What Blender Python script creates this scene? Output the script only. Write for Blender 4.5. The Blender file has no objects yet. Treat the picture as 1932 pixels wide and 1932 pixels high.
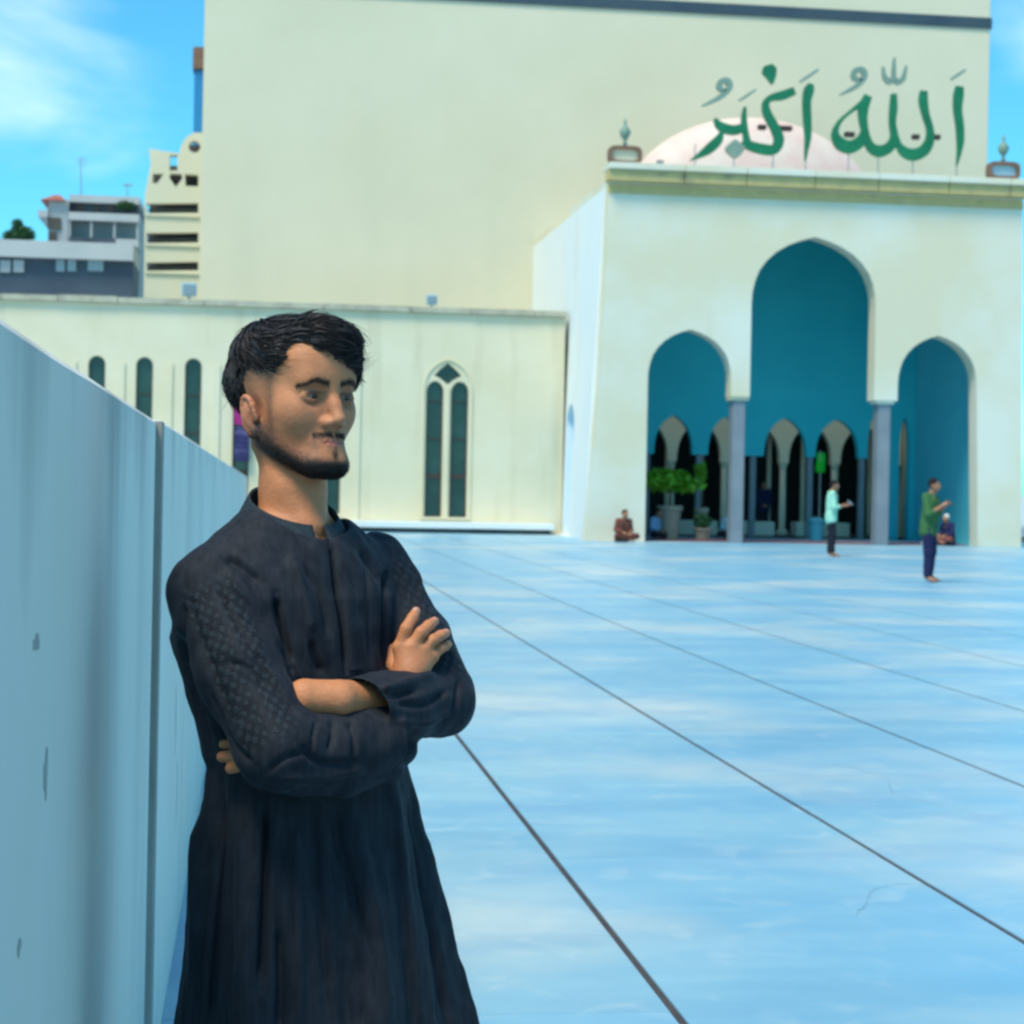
import bpy, bmesh, math, random
import numpy as np
from mathutils import Vector, Matrix
from mathutils.geometry import tessellate_polygon

random.seed(7)
rng = np.random.default_rng(7)
scene = bpy.context.scene
col = scene.collection

# ------------------------------------------------------------------ camera, sky, sun, exposure
EYE = 1.45                                   # camera height
YAW = math.atan(485 / 3600)                  # camera turned right of the paving joints
ROLL = 0.0195
cam_data = bpy.data.cameras.new('camera')
cam = bpy.data.objects.new('camera', cam_data)
col.objects.link(cam)
cam_data.sensor_width = 36
cam_data.lens = 36 * 3600 / 1932
cam_data.shift_y = -51.5 / 1932
cam_data.clip_end = 3000
cam.matrix_world = (Matrix.Translation((0, 0, EYE)) @ Matrix.Rotation(-YAW, 4, 'Z')
                    @ Matrix.Rotation(math.pi / 2, 4, 'X') @ Matrix.Rotation(ROLL, 4, 'Z'))
cam_data.dof.use_dof = True
cam_data.dof.focus_distance = 3.0
cam_data.dof.aperture_fstop = 11.0
scene.camera = cam

SUN_EL, SUN_AZ = math.radians(60), math.radians(221)    # azimuth clockwise from +Y
world = bpy.data.worlds.new('World')
scene.world = world
world.use_nodes = True
wn, wl = world.node_tree.nodes, world.node_tree.links
wn.clear()
w_out = wn.new('ShaderNodeOutputWorld')
w_bg = wn.new('ShaderNodeBackground')
w_sky = wn.new('ShaderNodeTexSky')
w_sky.sky_type = 'NISHITA'
w_sky.sun_disc = False
w_sky.sun_elevation = SUN_EL
w_sky.sun_rotation = SUN_AZ
w_sky.air_density = 1.0
w_sky.dust_density = 0.4
w_sky.ozone_density = 1.0
w_tint = wn.new('ShaderNodeMix'); w_tint.data_type = 'RGBA'; w_tint.blend_type = 'MULTIPLY'
w_tint.inputs['Factor'].default_value = 1.0
w_tint.inputs['B'].default_value = (0.34, 1.06, 1.22, 1)
w_geo = wn.new('ShaderNodeTexCoord')
w_map = wn.new('ShaderNodeMapping')
w_map.inputs['Scale'].default_value = (1.0, 1.0, 2.6)
w_map.inputs['Location'].default_value = (3.539, 4.898, -4.115)
w_noise = wn.new('ShaderNodeTexNoise')
w_noise.inputs['Scale'].default_value = 3.4
w_noise.inputs['Detail'].default_value = 5.0
w_noise.inputs['Roughness'].default_value = 0.52
w_noise.inputs['Distortion'].default_value = 0.35
w_ramp = wn.new('ShaderNodeMapRange')
w_ramp.inputs['From Min'].default_value = 0.51
w_ramp.inputs['From Max'].default_value = 0.80
w_ramp.interpolation_type = 'SMOOTHSTEP'
w_mix = wn.new('ShaderNodeMix'); w_mix.data_type = 'RGBA'
w_mix.inputs['B'].default_value = (6.2, 8.0, 9.0, 1)
w_bg.inputs['Strength'].default_value = 0.12
wl.new(w_sky.outputs['Color'], w_tint.inputs['A'])
wl.new(w_geo.outputs['Generated'], w_map.inputs['Vector'])
wl.new(w_map.outputs['Vector'], w_noise.inputs['Vector'])
wl.new(w_noise.outputs['Fac'], w_ramp.inputs['Value'])
wl.new(w_ramp.outputs['Result'], w_mix.inputs['Factor'])
wl.new(w_tint.outputs['Result'], w_mix.inputs['A'])
wl.new(w_mix.outputs['Result'], w_bg.inputs['Color'])
wl.new(w_bg.outputs['Background'], w_out.inputs['Surface'])

sun_data = bpy.data.lights.new('sun', 'SUN')
sun_data.energy = 3.1
sun_data.angle = math.radians(20)
sun_data.color = (1.0, 0.90, 0.74)
sun = bpy.data.objects.new('sun', sun_data)
col.objects.link(sun)
sd = Vector((math.sin(SUN_AZ) * math.cos(SUN_EL), math.cos(SUN_AZ) * math.cos(SUN_EL), math.sin(SUN_EL)))
sun.rotation_euler = sd.to_track_quat('Z', 'Y').to_euler()

scene.view_settings.view_transform = 'Standard'
scene.view_settings.look = 'None'
scene.view_settings.gamma = 1
scene.view_settings.use_curve_mapping = False
scene.view_settings.exposure = 0.42
scene.render.engine = 'CYCLES'
scene.cycles.use_denoising = True
scene.cycles.max_bounces = 8
scene.cycles.pixel_filter_type = 'BLACKMAN_HARRIS'
scene.cycles.filter_width = 2.6

# ------------------------------------------------------------------ materials
def mat(name, c1, c2=None, rough=0.7, scale=2.0, detail=4.0, stretch=(1, 1, 1), lo=0.35, hi=0.7,
        bump=0.0, bump_scale=30.0, spec=0.4, attr=None, rand=0.0, sss=0.0, streak=None, metal=0.0,
        emit=None, transmission=0.0):
    m = bpy.data.materials.new(name)
    m.use_nodes = True
    n, l = m.node_tree.nodes, m.node_tree.links
    b = n['Principled BSDF']
    b.inputs['Roughness'].default_value = rough
    b.inputs['Specular IOR Level'].default_value = spec
    b.inputs['Metallic'].default_value = metal
    if transmission: b.inputs['Transmission Weight'].default_value = transmission
    tc = n.new('ShaderNodeTexCoord')
    mp_ = n.new('ShaderNodeMapping')
    mp_.inputs['Scale'].default_value = stretch
    l.new(tc.outputs['Object'], mp_.inputs['Vector'])
    out = None
    if attr:
        a = n.new('ShaderNodeAttribute'); a.attribute_name = attr
        out = a.outputs['Color']
    if c2 is not None:
        nz = n.new('ShaderNodeTexNoise')
        nz.inputs['Scale'].default_value = scale
        nz.inputs['Detail'].default_value = detail
        nz.inputs['Roughness'].default_value = 0.6
        l.new(mp_.outputs['Vector'], nz.inputs['Vector'])
        mr = n.new('ShaderNodeMapRange')
        mr.inputs['From Min'].default_value = lo
        mr.inputs['From Max'].default_value = hi
        l.new(nz.outputs['Fac'], mr.inputs['Value'])
        mx = n.new('ShaderNodeMix'); mx.data_type = 'RGBA'
        l.new(mr.outputs['Result'], mx.inputs['Factor'])
        if out is not None:
            mx.blend_type = 'MULTIPLY'
            mx.inputs['B'].default_value = (*c2, 1)
            l.new(out, mx.inputs['A'])
        else:
            mx.inputs['A'].default_value = (*c1, 1)
            mx.inputs['B'].default_value = (*c2, 1)
        out = mx.outputs['Result']
    elif out is None:
        rgb = n.new('ShaderNodeRGB'); rgb.outputs[0].default_value = (*c1, 1)
        out = rgb.outputs[0]
    if streak:                                    # (colour, scale vector, lo, hi, strength)
        sc_, vec, slo, shi, st = streak
        m2 = n.new('ShaderNodeMapping'); m2.inputs['Scale'].default_value = vec
        l.new(tc.outputs['Object'], m2.inputs['Vector'])
        n2 = n.new('ShaderNodeTexNoise'); n2.inputs['Scale'].default_value = 1.0; n2.inputs['Detail'].default_value = 5
        l.new(m2.outputs['Vector'], n2.inputs['Vector'])
        r2 = n.new('ShaderNodeMapRange'); r2.inputs['From Min'].default_value = slo; r2.inputs['From Max'].default_value = shi
        r2.inputs['To Max'].default_value = st
        l.new(n2.outputs['Fac'], r2.inputs['Value'])
        x2 = n.new('ShaderNodeMix'); x2.data_type = 'RGBA'
        x2.inputs['B'].default_value = (*sc_, 1)
        l.new(r2.outputs['Result'], x2.inputs['Factor']); l.new(out, x2.inputs['A'])
        out = x2.outputs['Result']
    if rand:
        oi = n.new('ShaderNodeObjectInfo')
        r3 = n.new('ShaderNodeMapRange')
        r3.inputs['To Min'].default_value = 1 - rand; r3.inputs['To Max'].default_value = 1 + rand * 0.6
        l.new(oi.outputs['Random'], r3.inputs['Value'])
        x3 = n.new('ShaderNodeMix'); x3.data_type = 'RGBA'; x3.blend_type = 'MULTIPLY'; x3.inputs['Factor'].default_value = 1
        l.new(out, x3.inputs['A']); l.new(r3.outputs['Result'], x3.inputs['B'])
        out = x3.outputs['Result']
    l.new(out, b.inputs['Base Color'])
    if bump:
        nb = n.new('ShaderNodeTexNoise'); nb.inputs['Scale'].default_value = bump_scale; nb.inputs['Detail'].default_value = 6
        l.new(mp_.outputs['Vector'], nb.inputs['Vector'])
        bp = n.new('ShaderNodeBump'); bp.inputs['Strength'].default_value = bump; bp.inputs['Distance'].default_value = 0.02
        l.new(nb.outputs['Fac'], bp.inputs['Height']); l.new(bp.outputs['Normal'], b.inputs['Normal'])
    if sss:
        b.inputs['Subsurface Weight'].default_value = sss
        b.inputs['Subsurface Radius'].default_value = (0.010, 0.004, 0.002)
        b.inputs['Subsurface Scale'].default_value = 1.0
    if emit:
        b.inputs['Emission Color'].default_value = (*emit[0], 1); b.inputs['Emission Strength'].default_value = emit[1]
    return m

M = {}
M['slab'] = mat('blue_white_marble', (0.155, 0.38, 0.55), (0.25, 0.48, 0.60), rough=0.34, scale=0.9, detail=7, stretch=(0.55, 1.6, 1), lo=0.38, hi=0.66,
                bump=0.04, bump_scale=9, spec=0.45, rand=0.045,
                streak=((0.66, 0.66, 0.58), (0.40, 0.45, 1), 0.47, 0.72, 0.7))
def add_veins(m):
    n, l = m.node_tree.nodes, m.node_tree.links
    b_ = n['Principled BSDF']; src = b_.inputs['Base Color'].links[0].from_socket
    tc = n.new('ShaderNodeTexCoord')
    for sc_, dist, lo, hi, cl, st in ((1.7, .8, .52, .66, (.18, .34, .50), .28), (4.5, .8, .55, .70, (.62, .68, .66), .22), (.55, .8, .50, .70, (.14, .39, .60), .45), (26, 1.0, .62, .72, (.25, .33, .40), .35)):
        nz = n.new('ShaderNodeTexNoise'); nz.inputs['Scale'].default_value = sc_; nz.inputs['Detail'].default_value = 6; nz.inputs['Distortion'].default_value = dist
        l.new(tc.outputs['Object'], nz.inputs['Vector'])
        r_ = n.new('ShaderNodeMapRange'); r_.inputs['From Min'].default_value = lo; r_.inputs['From Max'].default_value = hi; r_.inputs['To Max'].default_value = st
        l.new(nz.outputs['Fac'], r_.inputs['Value'])
        x_ = n.new('ShaderNodeMix'); x_.data_type = 'RGBA'; x_.inputs['B'].default_value = (*cl, 1)
        l.new(r_.outputs['Result'], x_.inputs['Factor']); l.new(src, x_.inputs['A']); src = x_.outputs['Result']
        if sc_ == 1.7:
            rr = n.new('ShaderNodeMapRange'); rr.inputs['To Min'].default_value = .28; rr.inputs['To Max'].default_value = .5
            l.new(nz.outputs['Fac'], rr.inputs['Value']); l.new(rr.outputs['Result'], b_.inputs['Roughness'])
    l.new(src, b_.inputs['Base Color'])
add_veins(M['slab'])
M['joint'] = mat('dark_joint', (0.045, 0.04, 0.045), (0.075, 0.07, 0.07), rough=0.85, scale=6)
M['earth'] = mat('plain_ground', (0.42, 0.52, 0.58), (0.5, 0.58, 0.62), rough=0.8, scale=0.2)
M['cream'] = mat('cream_paint', (0.68, 0.62, 0.44), (0.72, 0.71, 0.60), rough=0.75, scale=0.22, lo=.42, hi=.62, bump=0.05, bump_scale=14,
                 streak=((0.52, 0.46, 0.30), (0.9, 0.9, 0.12), 0.62, 0.8, 0.35))
M['cream_wing'] = mat('cream_wing_paint', (0.66, 0.60, 0.41), (0.72, 0.66, 0.49), rough=0.8, scale=0.5, bump=0.06, bump_scale=12,
                      streak=((0.50, 0.44, 0.28), (1.6, 1.6, 0.16), 0.56, 0.76, 0.5))
M['white_paint'] = mat('white_paint', (0.74, 0.78, 0.78), (0.80, 0.81, 0.78), rough=0.7, scale=0.6,
                       streak=((0.66, 0.6, 0.45), (0.8, 0.8, 0.2), 0.6, 0.8, 0.4))
M['hall'] = mat('pale_green_paint', (0.63, 0.585, 0.42), (0.69, 0.64, 0.48), rough=0.8, scale=0.18, bump=0.03, bump_scale=8,
                streak=((0.52, 0.53, 0.4), (0.5, 0.5, 0.06), 0.55, 0.8, 0.3))
M['cornice'] = mat('weathered_cornice', (0.60, 0.47, 0.20), (0.48, 0.38, 0.18), rough=0.85, scale=3, bump=0.1,
                   streak=((0.16, 0.15, 0.12), (1.2, 1.2, 3), 0.6, 0.75, 0.7))
M['coping'] = mat('stained_coping', (0.47, 0.45, 0.34), (0.30, 0.28, 0.22), rough=0.9, scale=2.4, lo=0.4, hi=0.75, bump=0.1)
M['teal'] = mat('teal_paint', (0.015, 0.50, 0.60), (0.025, 0.56, 0.64), rough=0.6, scale=0.5)
M['blue_paint'] = mat('light_blue_paint', (0.08, 0.54, 0.66), (0.11, 0.58, 0.70), rough=0.6, scale=0.6)
M['sky_paint'] = mat('sky_blue_paint', (0.04, 0.42, 0.75), None, rough=0.6)
M['bright_cream'] = mat('bright_cream_paint', (0.86, 0.78, 0.60), (0.88, 0.82, 0.66), rough=0.6, scale=1)
M['dark'] = mat('dark_interior', (0.012, 0.016, 0.018), (0.02, 0.025, 0.027), rough=0.8, scale=1)  # near-black, puts the darkness of the unlit hall into its walls
M['glass'] = mat('dark_green_glass', (0.010, 0.035, 0.032), (0.02, 0.06, 0.055), rough=0.16, scale=1.4, spec=0.6)
M['pillar'] = mat('grey_steel_paint', (0.19, 0.22, 0.25), (0.24, 0.27, 0.30), rough=0.5, scale=1.2)
M['green'] = mat('calligraphy_green', (0.006, 0.14, 0.06), (0.010, 0.19, 0.085), rough=0.45, scale=2)
M['greygreen'] = mat('weathered_grey_green', (0.16, 0.26, 0.20), (0.22, 0.31, 0.25), rough=0.6, scale=2)
M['brown'] = mat('dark_brown_metal', (0.055, 0.035, 0.03), None, rough=0.6)
M['rust'] = mat('brown_frame', (0.16, 0.09, 0.06), (0.22, 0.13, 0.09), rough=0.7, scale=4)
M['pink'] = mat('pink_dome_tiles', (0.70, 0.50, 0.44), (0.72, 0.60, 0.52), rough=0.6, scale=1.1, lo=0.4, hi=0.65)
M['slate'] = mat('slate_blue', (0.05, 0.075, 0.11), (0.07, 0.10, 0.14), rough=0.7, scale=0.5)
M['grey_blue'] = mat('grey_blue_render', (0.26, 0.37, 0.43), (0.32, 0.42, 0.47), rough=0.8, scale=0.3)
M['pale_grey'] = mat('pale_grey_render', (0.40, 0.44, 0.47), (0.47, 0.50, 0.52), rough=0.8, scale=0.4)
M['red_tile'] = mat('red_tile', (0.32, 0.09, 0.07), (0.40, 0.14, 0.10), rough=0.8, scale=2)
M['deep_blue'] = mat('deep_blue_cladding', (0.02, 0.20, 0.46), (0.03, 0.24, 0.5), rough=0.4, scale=0.4)
M['stripe'] = mat('dark_slate_band', (0.035, 0.06, 0.085), (0.05, 0.08, 0.10), rough=0.5, scale=0.7)
M['slot'] = mat('dark_paint_slot_shade', (0.10, 0.10, 0.09), (0.05, 0.05, 0.055), rough=0.9, scale=0.8)  # dark paint; behind the tower openings it stands in for their shade
M['wall'] = mat('blue_white_limewash', (0.84, 0.76, 0.67), (0.88, 0.82, 0.74), rough=0.8, scale=1.3, detail=5, stretch=(1, 1, 0.45), bump=0.06, bump_scale=30,
                streak=((0.50, 0.48, 0.45), (1.3, 1.5, 0.35), 0.50, 0.80, 0.55))
def top_drips(m, ztop):
    """rain-washed dirt runs below the coping, each of its own length"""
    n, l = m.node_tree.nodes, m.node_tree.links
    b_ = n['Principled BSDF']; src = b_.inputs['Base Color'].links[0].from_socket
    tc = n.new('ShaderNodeTexCoord'); sp = n.new('ShaderNodeSeparateXYZ'); l.new(tc.outputs['Object'], sp.inputs[0])
    mp2 = n.new('ShaderNodeMapping'); mp2.inputs['Scale'].default_value = (1, 3.0, .22); l.new(tc.outputs['Object'], mp2.inputs['Vector'])
    nz = n.new('ShaderNodeTexNoise'); nz.inputs['Scale'].default_value = 1.0; nz.inputs['Detail'].default_value = 4; l.new(mp2.outputs['Vector'], nz.inputs['Vector'])
    hgt = n.new('ShaderNodeMapRange'); hgt.inputs['From Min'].default_value = ztop - .55; hgt.inputs['From Max'].default_value = ztop; hgt.inputs['To Min'].default_value = -.34; hgt.inputs['To Max'].default_value = .02
    l.new(sp.outputs['Z'], hgt.inputs['Value'])
    ad = n.new('ShaderNodeMath'); ad.operation = 'ADD'; l.new(nz.outputs['Fac'], ad.inputs[0]); l.new(hgt.outputs['Result'], ad.inputs[1])
    r_ = n.new('ShaderNodeMapRange'); r_.inputs['From Min'].default_value = .46; r_.inputs['From Max'].default_value = .66; r_.inputs['To Max'].default_value = .45
    l.new(ad.outputs[0], r_.inputs['Value'])
    x_ = n.new('ShaderNodeMix'); x_.data_type = 'RGBA'; x_.inputs['B'].default_value = (.30, .29, .27, 1)
    l.new(r_.outputs['Result'], x_.inputs['Factor']); l.new(src, x_.inputs['A']); l.new(x_.outputs['Result'], b_.inputs['Base Color'])
top_drips(M['wall'], 1.6)
M['joint_shade'] = mat('shaded_joint', (0.30, 0.27, 0.24), (0.46, 0.44, 0.41), rough=0.9, scale=4, stretch=(1, 1, 0.3), bump=0.2)  # brown-grey joint; the shade of the stepped end face is in this colour
M['scar'] = mat('bare_plaster', (0.38, 0.36, 0.33), (0.52, 0.50, 0.46), rough=0.9, scale=30, bump=0.3)
M['crack'] = mat('crack_dirt', (0.16, 0.24, 0.32), None, rough=0.9)
M['carpet'] = mat('red_carpet', (0.22, 0.035, 0.045), (0.15, 0.02, 0.035), rough=0.95, scale=3)
M['terracotta'] = mat('beige_pot', (0.34, 0.31, 0.24), (0.28, 0.25, 0.19), rough=0.8, scale=3)
M['leaf'] = mat('leaf', (0.12, 0.40, 0.015), (0.22, 0.48, 0.02), rough=0.55, scale=5, rand=0.25)
M['leaf_dark'] = mat('leaf_dark', (0.02, 0.085, 0.03), (0.035, 0.12, 0.04), rough=0.6, scale=5)
M['bark'] = mat('bark', (0.10, 0.08, 0.06), (0.06, 0.05, 0.04), rough=0.9, scale=6)
M['flag'] = mat('bright_green_cloth', (0.005, 0.42, 0.02), None, rough=0.8)
M['bin'] = mat('blue_plastic', (0.03, 0.22, 0.32), None, rough=0.4)
M['steel'] = mat('grey_metal', (0.32, 0.34, 0.35), None, rough=0.4, metal=0.6)
M['lamp_white'] = mat('pale_blue_housing', (0.35, 0.55, 0.62), None, rough=0.4)
M['magenta'] = mat('magenta_cloth', (0.30, 0.01, 0.14), (0.36, 0.02, 0.18), rough=0.8, scale=3)
M['navy_print'] = mat('navy_cloth', (0.02, 0.02, 0.09), (0.10, 0.09, 0.22), rough=0.8, scale=3, stretch=(0.5, 1, 4), lo=0.5, hi=0.6)

# ------------------------------------------------------------------ helpers
def link(name, mesh, material=None, parent=None, smooth=False):
    o = bpy.data.objects.new(name, mesh)
    col.objects.link(o)
    if material is not None and len(mesh.materials) == 0: mesh.materials.append(material)
    if parent is not None: o.parent = parent
    if smooth and len(mesh.polygons): mesh.polygons.foreach_set('use_smooth', [True] * len(mesh.polygons))
    return o

def tag(o, label=None, cat=None, group=None, kind=None):
    if label: o['label'] = label
    if cat: o['category'] = cat
    if group: o['group'] = group
    if kind: o['kind'] = kind
    return o

def empty(name, loc=(0, 0, 0), rz=0.0):
    o = bpy.data.objects.new(name, None)
    col.objects.link(o)
    o.location = loc; o.rotation_euler = (0, 0, rz)
    o.empty_display_size = 0.2
    return o

def pydata(v, f):
    me = bpy.data.meshes.new('m'); me.from_pydata([tuple(p) for p in v], [], [tuple(q) for q in f]); me.update()
    return me

def bm_mesh(bm):
    bmesh.ops.recalc_face_normals(bm, faces=bm.faces)
    me = bpy.data.meshes.new('m'); bm.to_mesh(me); bm.free()
    return me

def box_into(bm, lo, hi, bev=0.0, taper=None):
    lo, hi = Vector(lo), Vector(hi)
    r = bmesh.ops.create_cube(bm, size=1.0, matrix=Matrix.Translation((lo + hi) / 2) @ Matrix.Diagonal(((hi - lo).x, (hi - lo).y, (hi - lo).z, 1)))
    if bev:
        es = list({e for v in r['verts'] for e in v.link_edges})
        bmesh.ops.bevel(bm, geom=es, offset=bev, segments=2, affect='EDGES')

def box(name, lo, hi, m, parent=None, bev=0.0):
    bm = bmesh.new(); box_into(bm, lo, hi, bev)
    return link(name, bm_mesh(bm), m, parent)

def lathe(prof, seg=20, squash=1.0):
    v, f = [], []
    for r, z in prof:
        for k in range(seg):
            a = 2 * math.pi * k / seg
            v.append((r * math.cos(a), r * math.sin(a) * squash, z))
    n = len(prof)
    for i in range(n - 1):
        for k in range(seg):
            k2 = (k + 1) % seg
            f.append((i * seg + k, i * seg + k2, (i + 1) * seg + k2, (i + 1) * seg + k))
    f.append(tuple(range(seg - 1, -1, -1))); f.append(tuple((n - 1) * seg + k for k in range(seg)))
    return pydata(v, f)

def tube_data(pts, rads, seg=6, v=None, f=None):
    """append a tube along pts to the vertex and face lists"""
    if v is None: v, f = [], []
    pts = [Vector(p) for p in pts]
    base = len(v)
    up = Vector((0.31, 0.22, 0.92))
    for i, p in enumerate(pts):
        t = (pts[min(i + 1, len(pts) - 1)] - pts[max(i - 1, 0)])
        t = t.normalized() if t.length > 1e-9 else Vector((0, 0, 1))
        a = t.cross(up)
        if a.length < 1e-4: a = t.cross(Vector((1, 0, 0)))
        a.normalize(); b = t.cross(a)
        for k in range(seg):
            an = 2 * math.pi * k / seg
            v.append(p + (a * math.cos(an) + b * math.sin(an)) * rads[i])
    for i in range(len(pts) - 1):
        for k in range(seg):
            k2 = (k + 1) % seg
            f.append((base + i * seg + k, base + i * seg + k2, base + (i + 1) * seg + k2, base + (i + 1) * seg + k))
    f.append(tuple(base + k for k in range(seg - 1, -1, -1)))
    e = base + (len(pts) - 1) * seg
    f.append(tuple(e + k for k in range(seg)))
    return v, f

def holed_wall(outline, holes, y0, y1):
    """a wall in the x-z plane between y0 (front) and y1, with real openings and reveals"""
    loops = [outline] + holes
    flat = [p for lp in loops for p in lp]
    n = len(flat)
    tris = tessellate_polygon([[Vector((p[0], p[1], 0)) for p in lp] for lp in loops])
    v = [(p[0], y0, p[1]) for p in flat] + [(p[0], y1, p[1]) for p in flat]
    f = [tuple(t) for t in tris] + [tuple(i + n for i in reversed(t)) for t in tris]
    s = 0
    for lp in loops:
        k = len(lp)
        for i in range(k):
            a, b = s + i, s + (i + 1) % k
            f.append((a, b, b + n, a + n))
        s += k
    bm = bmesh.new(); me = pydata(v, f); bm.from_mesh(me)
    return bm_mesh(bm)

ARCH = [(1, 0), (.99, .16), (.95, .33), (.88, .49), (.77, .63), (.62, .76), (.43, .865), (.22, .945), (0, 1)]
ROUND = [(math.cos(a), math.sin(a)) for a in [math.pi / 2 * i / 8 for i in range(9)]]
def arch_pts(x0, x1, zs, za, prof=ARCH):
    """from the left springing over the apex to the right springing"""
    c, h = (x0 + x1) / 2, (x1 - x0) / 2
    L = [(c - u * h, zs + w * (za - zs)) for u, w in prof]
    Rr = [(c + u * h, zs + w * (za - zs)) for u, w in reversed(prof)]
    return L + Rr[1:]
def arch_hole(x0, x1, zb, zs, za, prof=ARCH):
    return [(x0, zb)] + arch_pts(x0, x1, zs, za, prof) + [(x1, zb)]
def inset(hole, d):
    """shrink a roughly convex hole about its centre"""
    cx = sum(p[0] for p in hole) / len(hole); cz = sum(p[1] for p in hole) / len(hole)
    hx = max(abs(p[0] - cx) for p in hole); hz = max(abs(p[1] - cz) for p in hole)
    return [(cx + (p[0] - cx) * (1 - d / hx), cz + (p[1] - cz) * (1 - d / hz)) for p in hole]
def frame_mesh(hole, d, y0, y1): return holed_wall(hole, [inset(hole, d)], y0, y1)
def plate(outline, y0, y1): return holed_wall(outline, [], y0, y1)

# ------------------------------------------------------------------ ground and paving
bm = bmesh.new()
bmesh.ops.create_grid(bm, x_segments=8, y_segments=8, size=900, matrix=Matrix.Translation((0, 600, -0.05)))
tag(link('ground', bm_mesh(bm), M['earth']), kind='structure')
court = tag(box('courtyard_bed', (-0.5, -3, -0.045), (30, 64, -0.006), M['joint']), kind='structure')
JX = [1.18 + 1.32 * k for k in range(-1, 20)]
JX[0] = -0.22
near = 0
for i in range(len(JX) - 1):
    x0, x1 = JX[i] + (0.013 if i else 0.0), JX[i + 1] - 0.013
    y, rows = 1.5 + 0.31 * (i % 3), []
    far_y = 13.0 if i < 8 else 19.0
    ymin = 1.0 if i < 3 else JX[i] * 1.2
    while y < far_y:
        ln = 0.92
        if y + ln > ymin: rows.append((y, y + ln - 0.003))
        y += ln
    rows.append((y, 63.9 if x1 < 9 else 55.9))
    for a, b in rows:
        bm = bmesh.new(); box_into(bm, (x0, a, -0.016), (x1, b, random.uniform(-0.0008, 0.0008)))
        top = [e for e in bm.edges if all(v.co.z > -0.01 for v in e.verts)]
        bmesh.ops.bevel(bm, geom=top, offset=0.0012, segments=1, affect='EDGES')
        link('paving_slab', bm_mesh(bm), M['slab'], court)

for line in ([(2.06, 6.30), (2.13, 6.42), (2.27, 6.72), (2.40, 6.82), (2.52, 6.74)], [(3.3, 8.3), (3.05, 8.8), (3.2, 9.3), (3.1, 9.9)]):
    v, f = [], []
    pts = [Vector((a + random.uniform(-.008, .008), c + random.uniform(-.01, .01), 0)) for p0, p1 in zip(line, line[1:]) for a, c in [(p0[0] + (p1[0] - p0[0]) * t / 5, p0[1] + (p1[1] - p0[1]) * t / 5) for t in range(5)]]
    for i, p in enumerate(pts):
        d = (pts[min(i + 1, len(pts) - 1)] - pts[max(i - 1, 0)]).normalized(); n_ = Vector((-d.y, d.x, 0)) * random.uniform(.0004, .0015)
        v += [p + n_ + Vector((0, 0, .0016)), p - n_ + Vector((0, 0, .0016))]
    for i in range(len(pts) - 1): f.append((2 * i, 2 * i + 1, 2 * i + 3, 2 * i + 2))
    link('crack', pydata(v, f), M['crack'], court)

# ------------------------------------------------------------------ boundary wall on the left
WX = -0.22
bwall = tag(empty('boundary_wall', (WX, 5, 0)), 'bluish white limewashed boundary wall rising beside the man in dark kurta', 'wall')
def wall_panel(ya, yb, xf, ztop_a, ztop_b):
    bm = bmesh.new()
    nseg = 24
    sec = []
    for k in range(nseg + 1):
        t = k / nseg; y = ya + (yb - ya) * t
        zt = ztop_a + (ztop_b - ztop_a) * t + random.uniform(-0.0012, 0.0012)
        x0, x1 = xf - 0.26, xf + random.uniform(-0.0008, 0.0008)
        sec.append([bm.verts.new(p) for p in ((x0, y, -0.04), (x1, y, -0.04), (x1, y, zt - 0.012), (x1 - 0.012, y, zt), (x0, y, zt))])
    for a, b in zip(sec, sec[1:]):
        for j in range(5):
            bm.faces.new((a[j], a[(j + 1) % 5], b[(j + 1) % 5], b[j]))
    bm.faces.new(sec[0]); bm.faces.new(list(reversed(sec[-1])))
    o = link('panel', bm_mesh(bm), M['wall'], bwall)
    o.matrix_parent_inverse = Matrix.Translation((-WX, -5, 0))
    return o
wall_panel(-2.5, 4.62, WX - 0.016, 1.616, 1.591)
wall_panel(4.70, 55.2, WX, 1.590, 1.53)
o = box('joint_filler', (WX - 0.24, 4.6, -0.04), (WX - 0.001, 4.72, 1.584), M['joint_shade'], bwall)
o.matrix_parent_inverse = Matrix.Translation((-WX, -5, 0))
# chipped scars in the limewash, each a shallow flake
for (yy, zz, hh, ww) in [(2.16, 1.265, .012, .035), (2.28, 1.10, .034, .022), (2.05, 0.955, .010, .018), (5.75, .74, .16, .03), (5.95, .48, .13, .025)]:
    bm = bmesh.new()
    n = 14
    xf = WX - 0.016 if yy < 4.6 else WX
    ring = []
    for k in range(n):
        a = 2 * math.pi * k / n; rr = random.uniform(0.55, 1.1)
        ring.append(bm.verts.new((xf + 0.0010, yy + math.cos(a) * ww * rr, zz + math.sin(a) * hh * rr)))
    bm.faces.new(ring)
    ex = bmesh.ops.extrude_face_region(bm, geom=list(bm.faces))
    bmesh.ops.translate(bm, verts=[g for g in ex['geom'] if isinstance(g, bmesh.types.BMVert)], vec=(-0.004, 0, 0))
    o = link('plaster_scar', bm_mesh(bm), M['scar'], bwall)
    o.matrix_parent_inverse = Matrix.Translation((-WX, -5, 0))

def offset_parent(o, root):
    o.parent = root
    o.matrix_parent_inverse = Matrix.Translation(-root.location)
    return o

# ------------------------------------------------------------------ prayer hall (tall blank block)
hall = tag(empty('prayer_hall', (11.7, 64, 0)), 'tall blank pale green prayer hall block with dark band near its top', 'building')
offset_parent(box('wall', (-1.95, 64, -0.04), (25.2, 92, 24), M['hall'], bev=0.03), hall)
offset_parent(box('band', (-1.99, 63.94, 17.72), (25.24, 64.3, 18.1), M['stripe']), hall)

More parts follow.
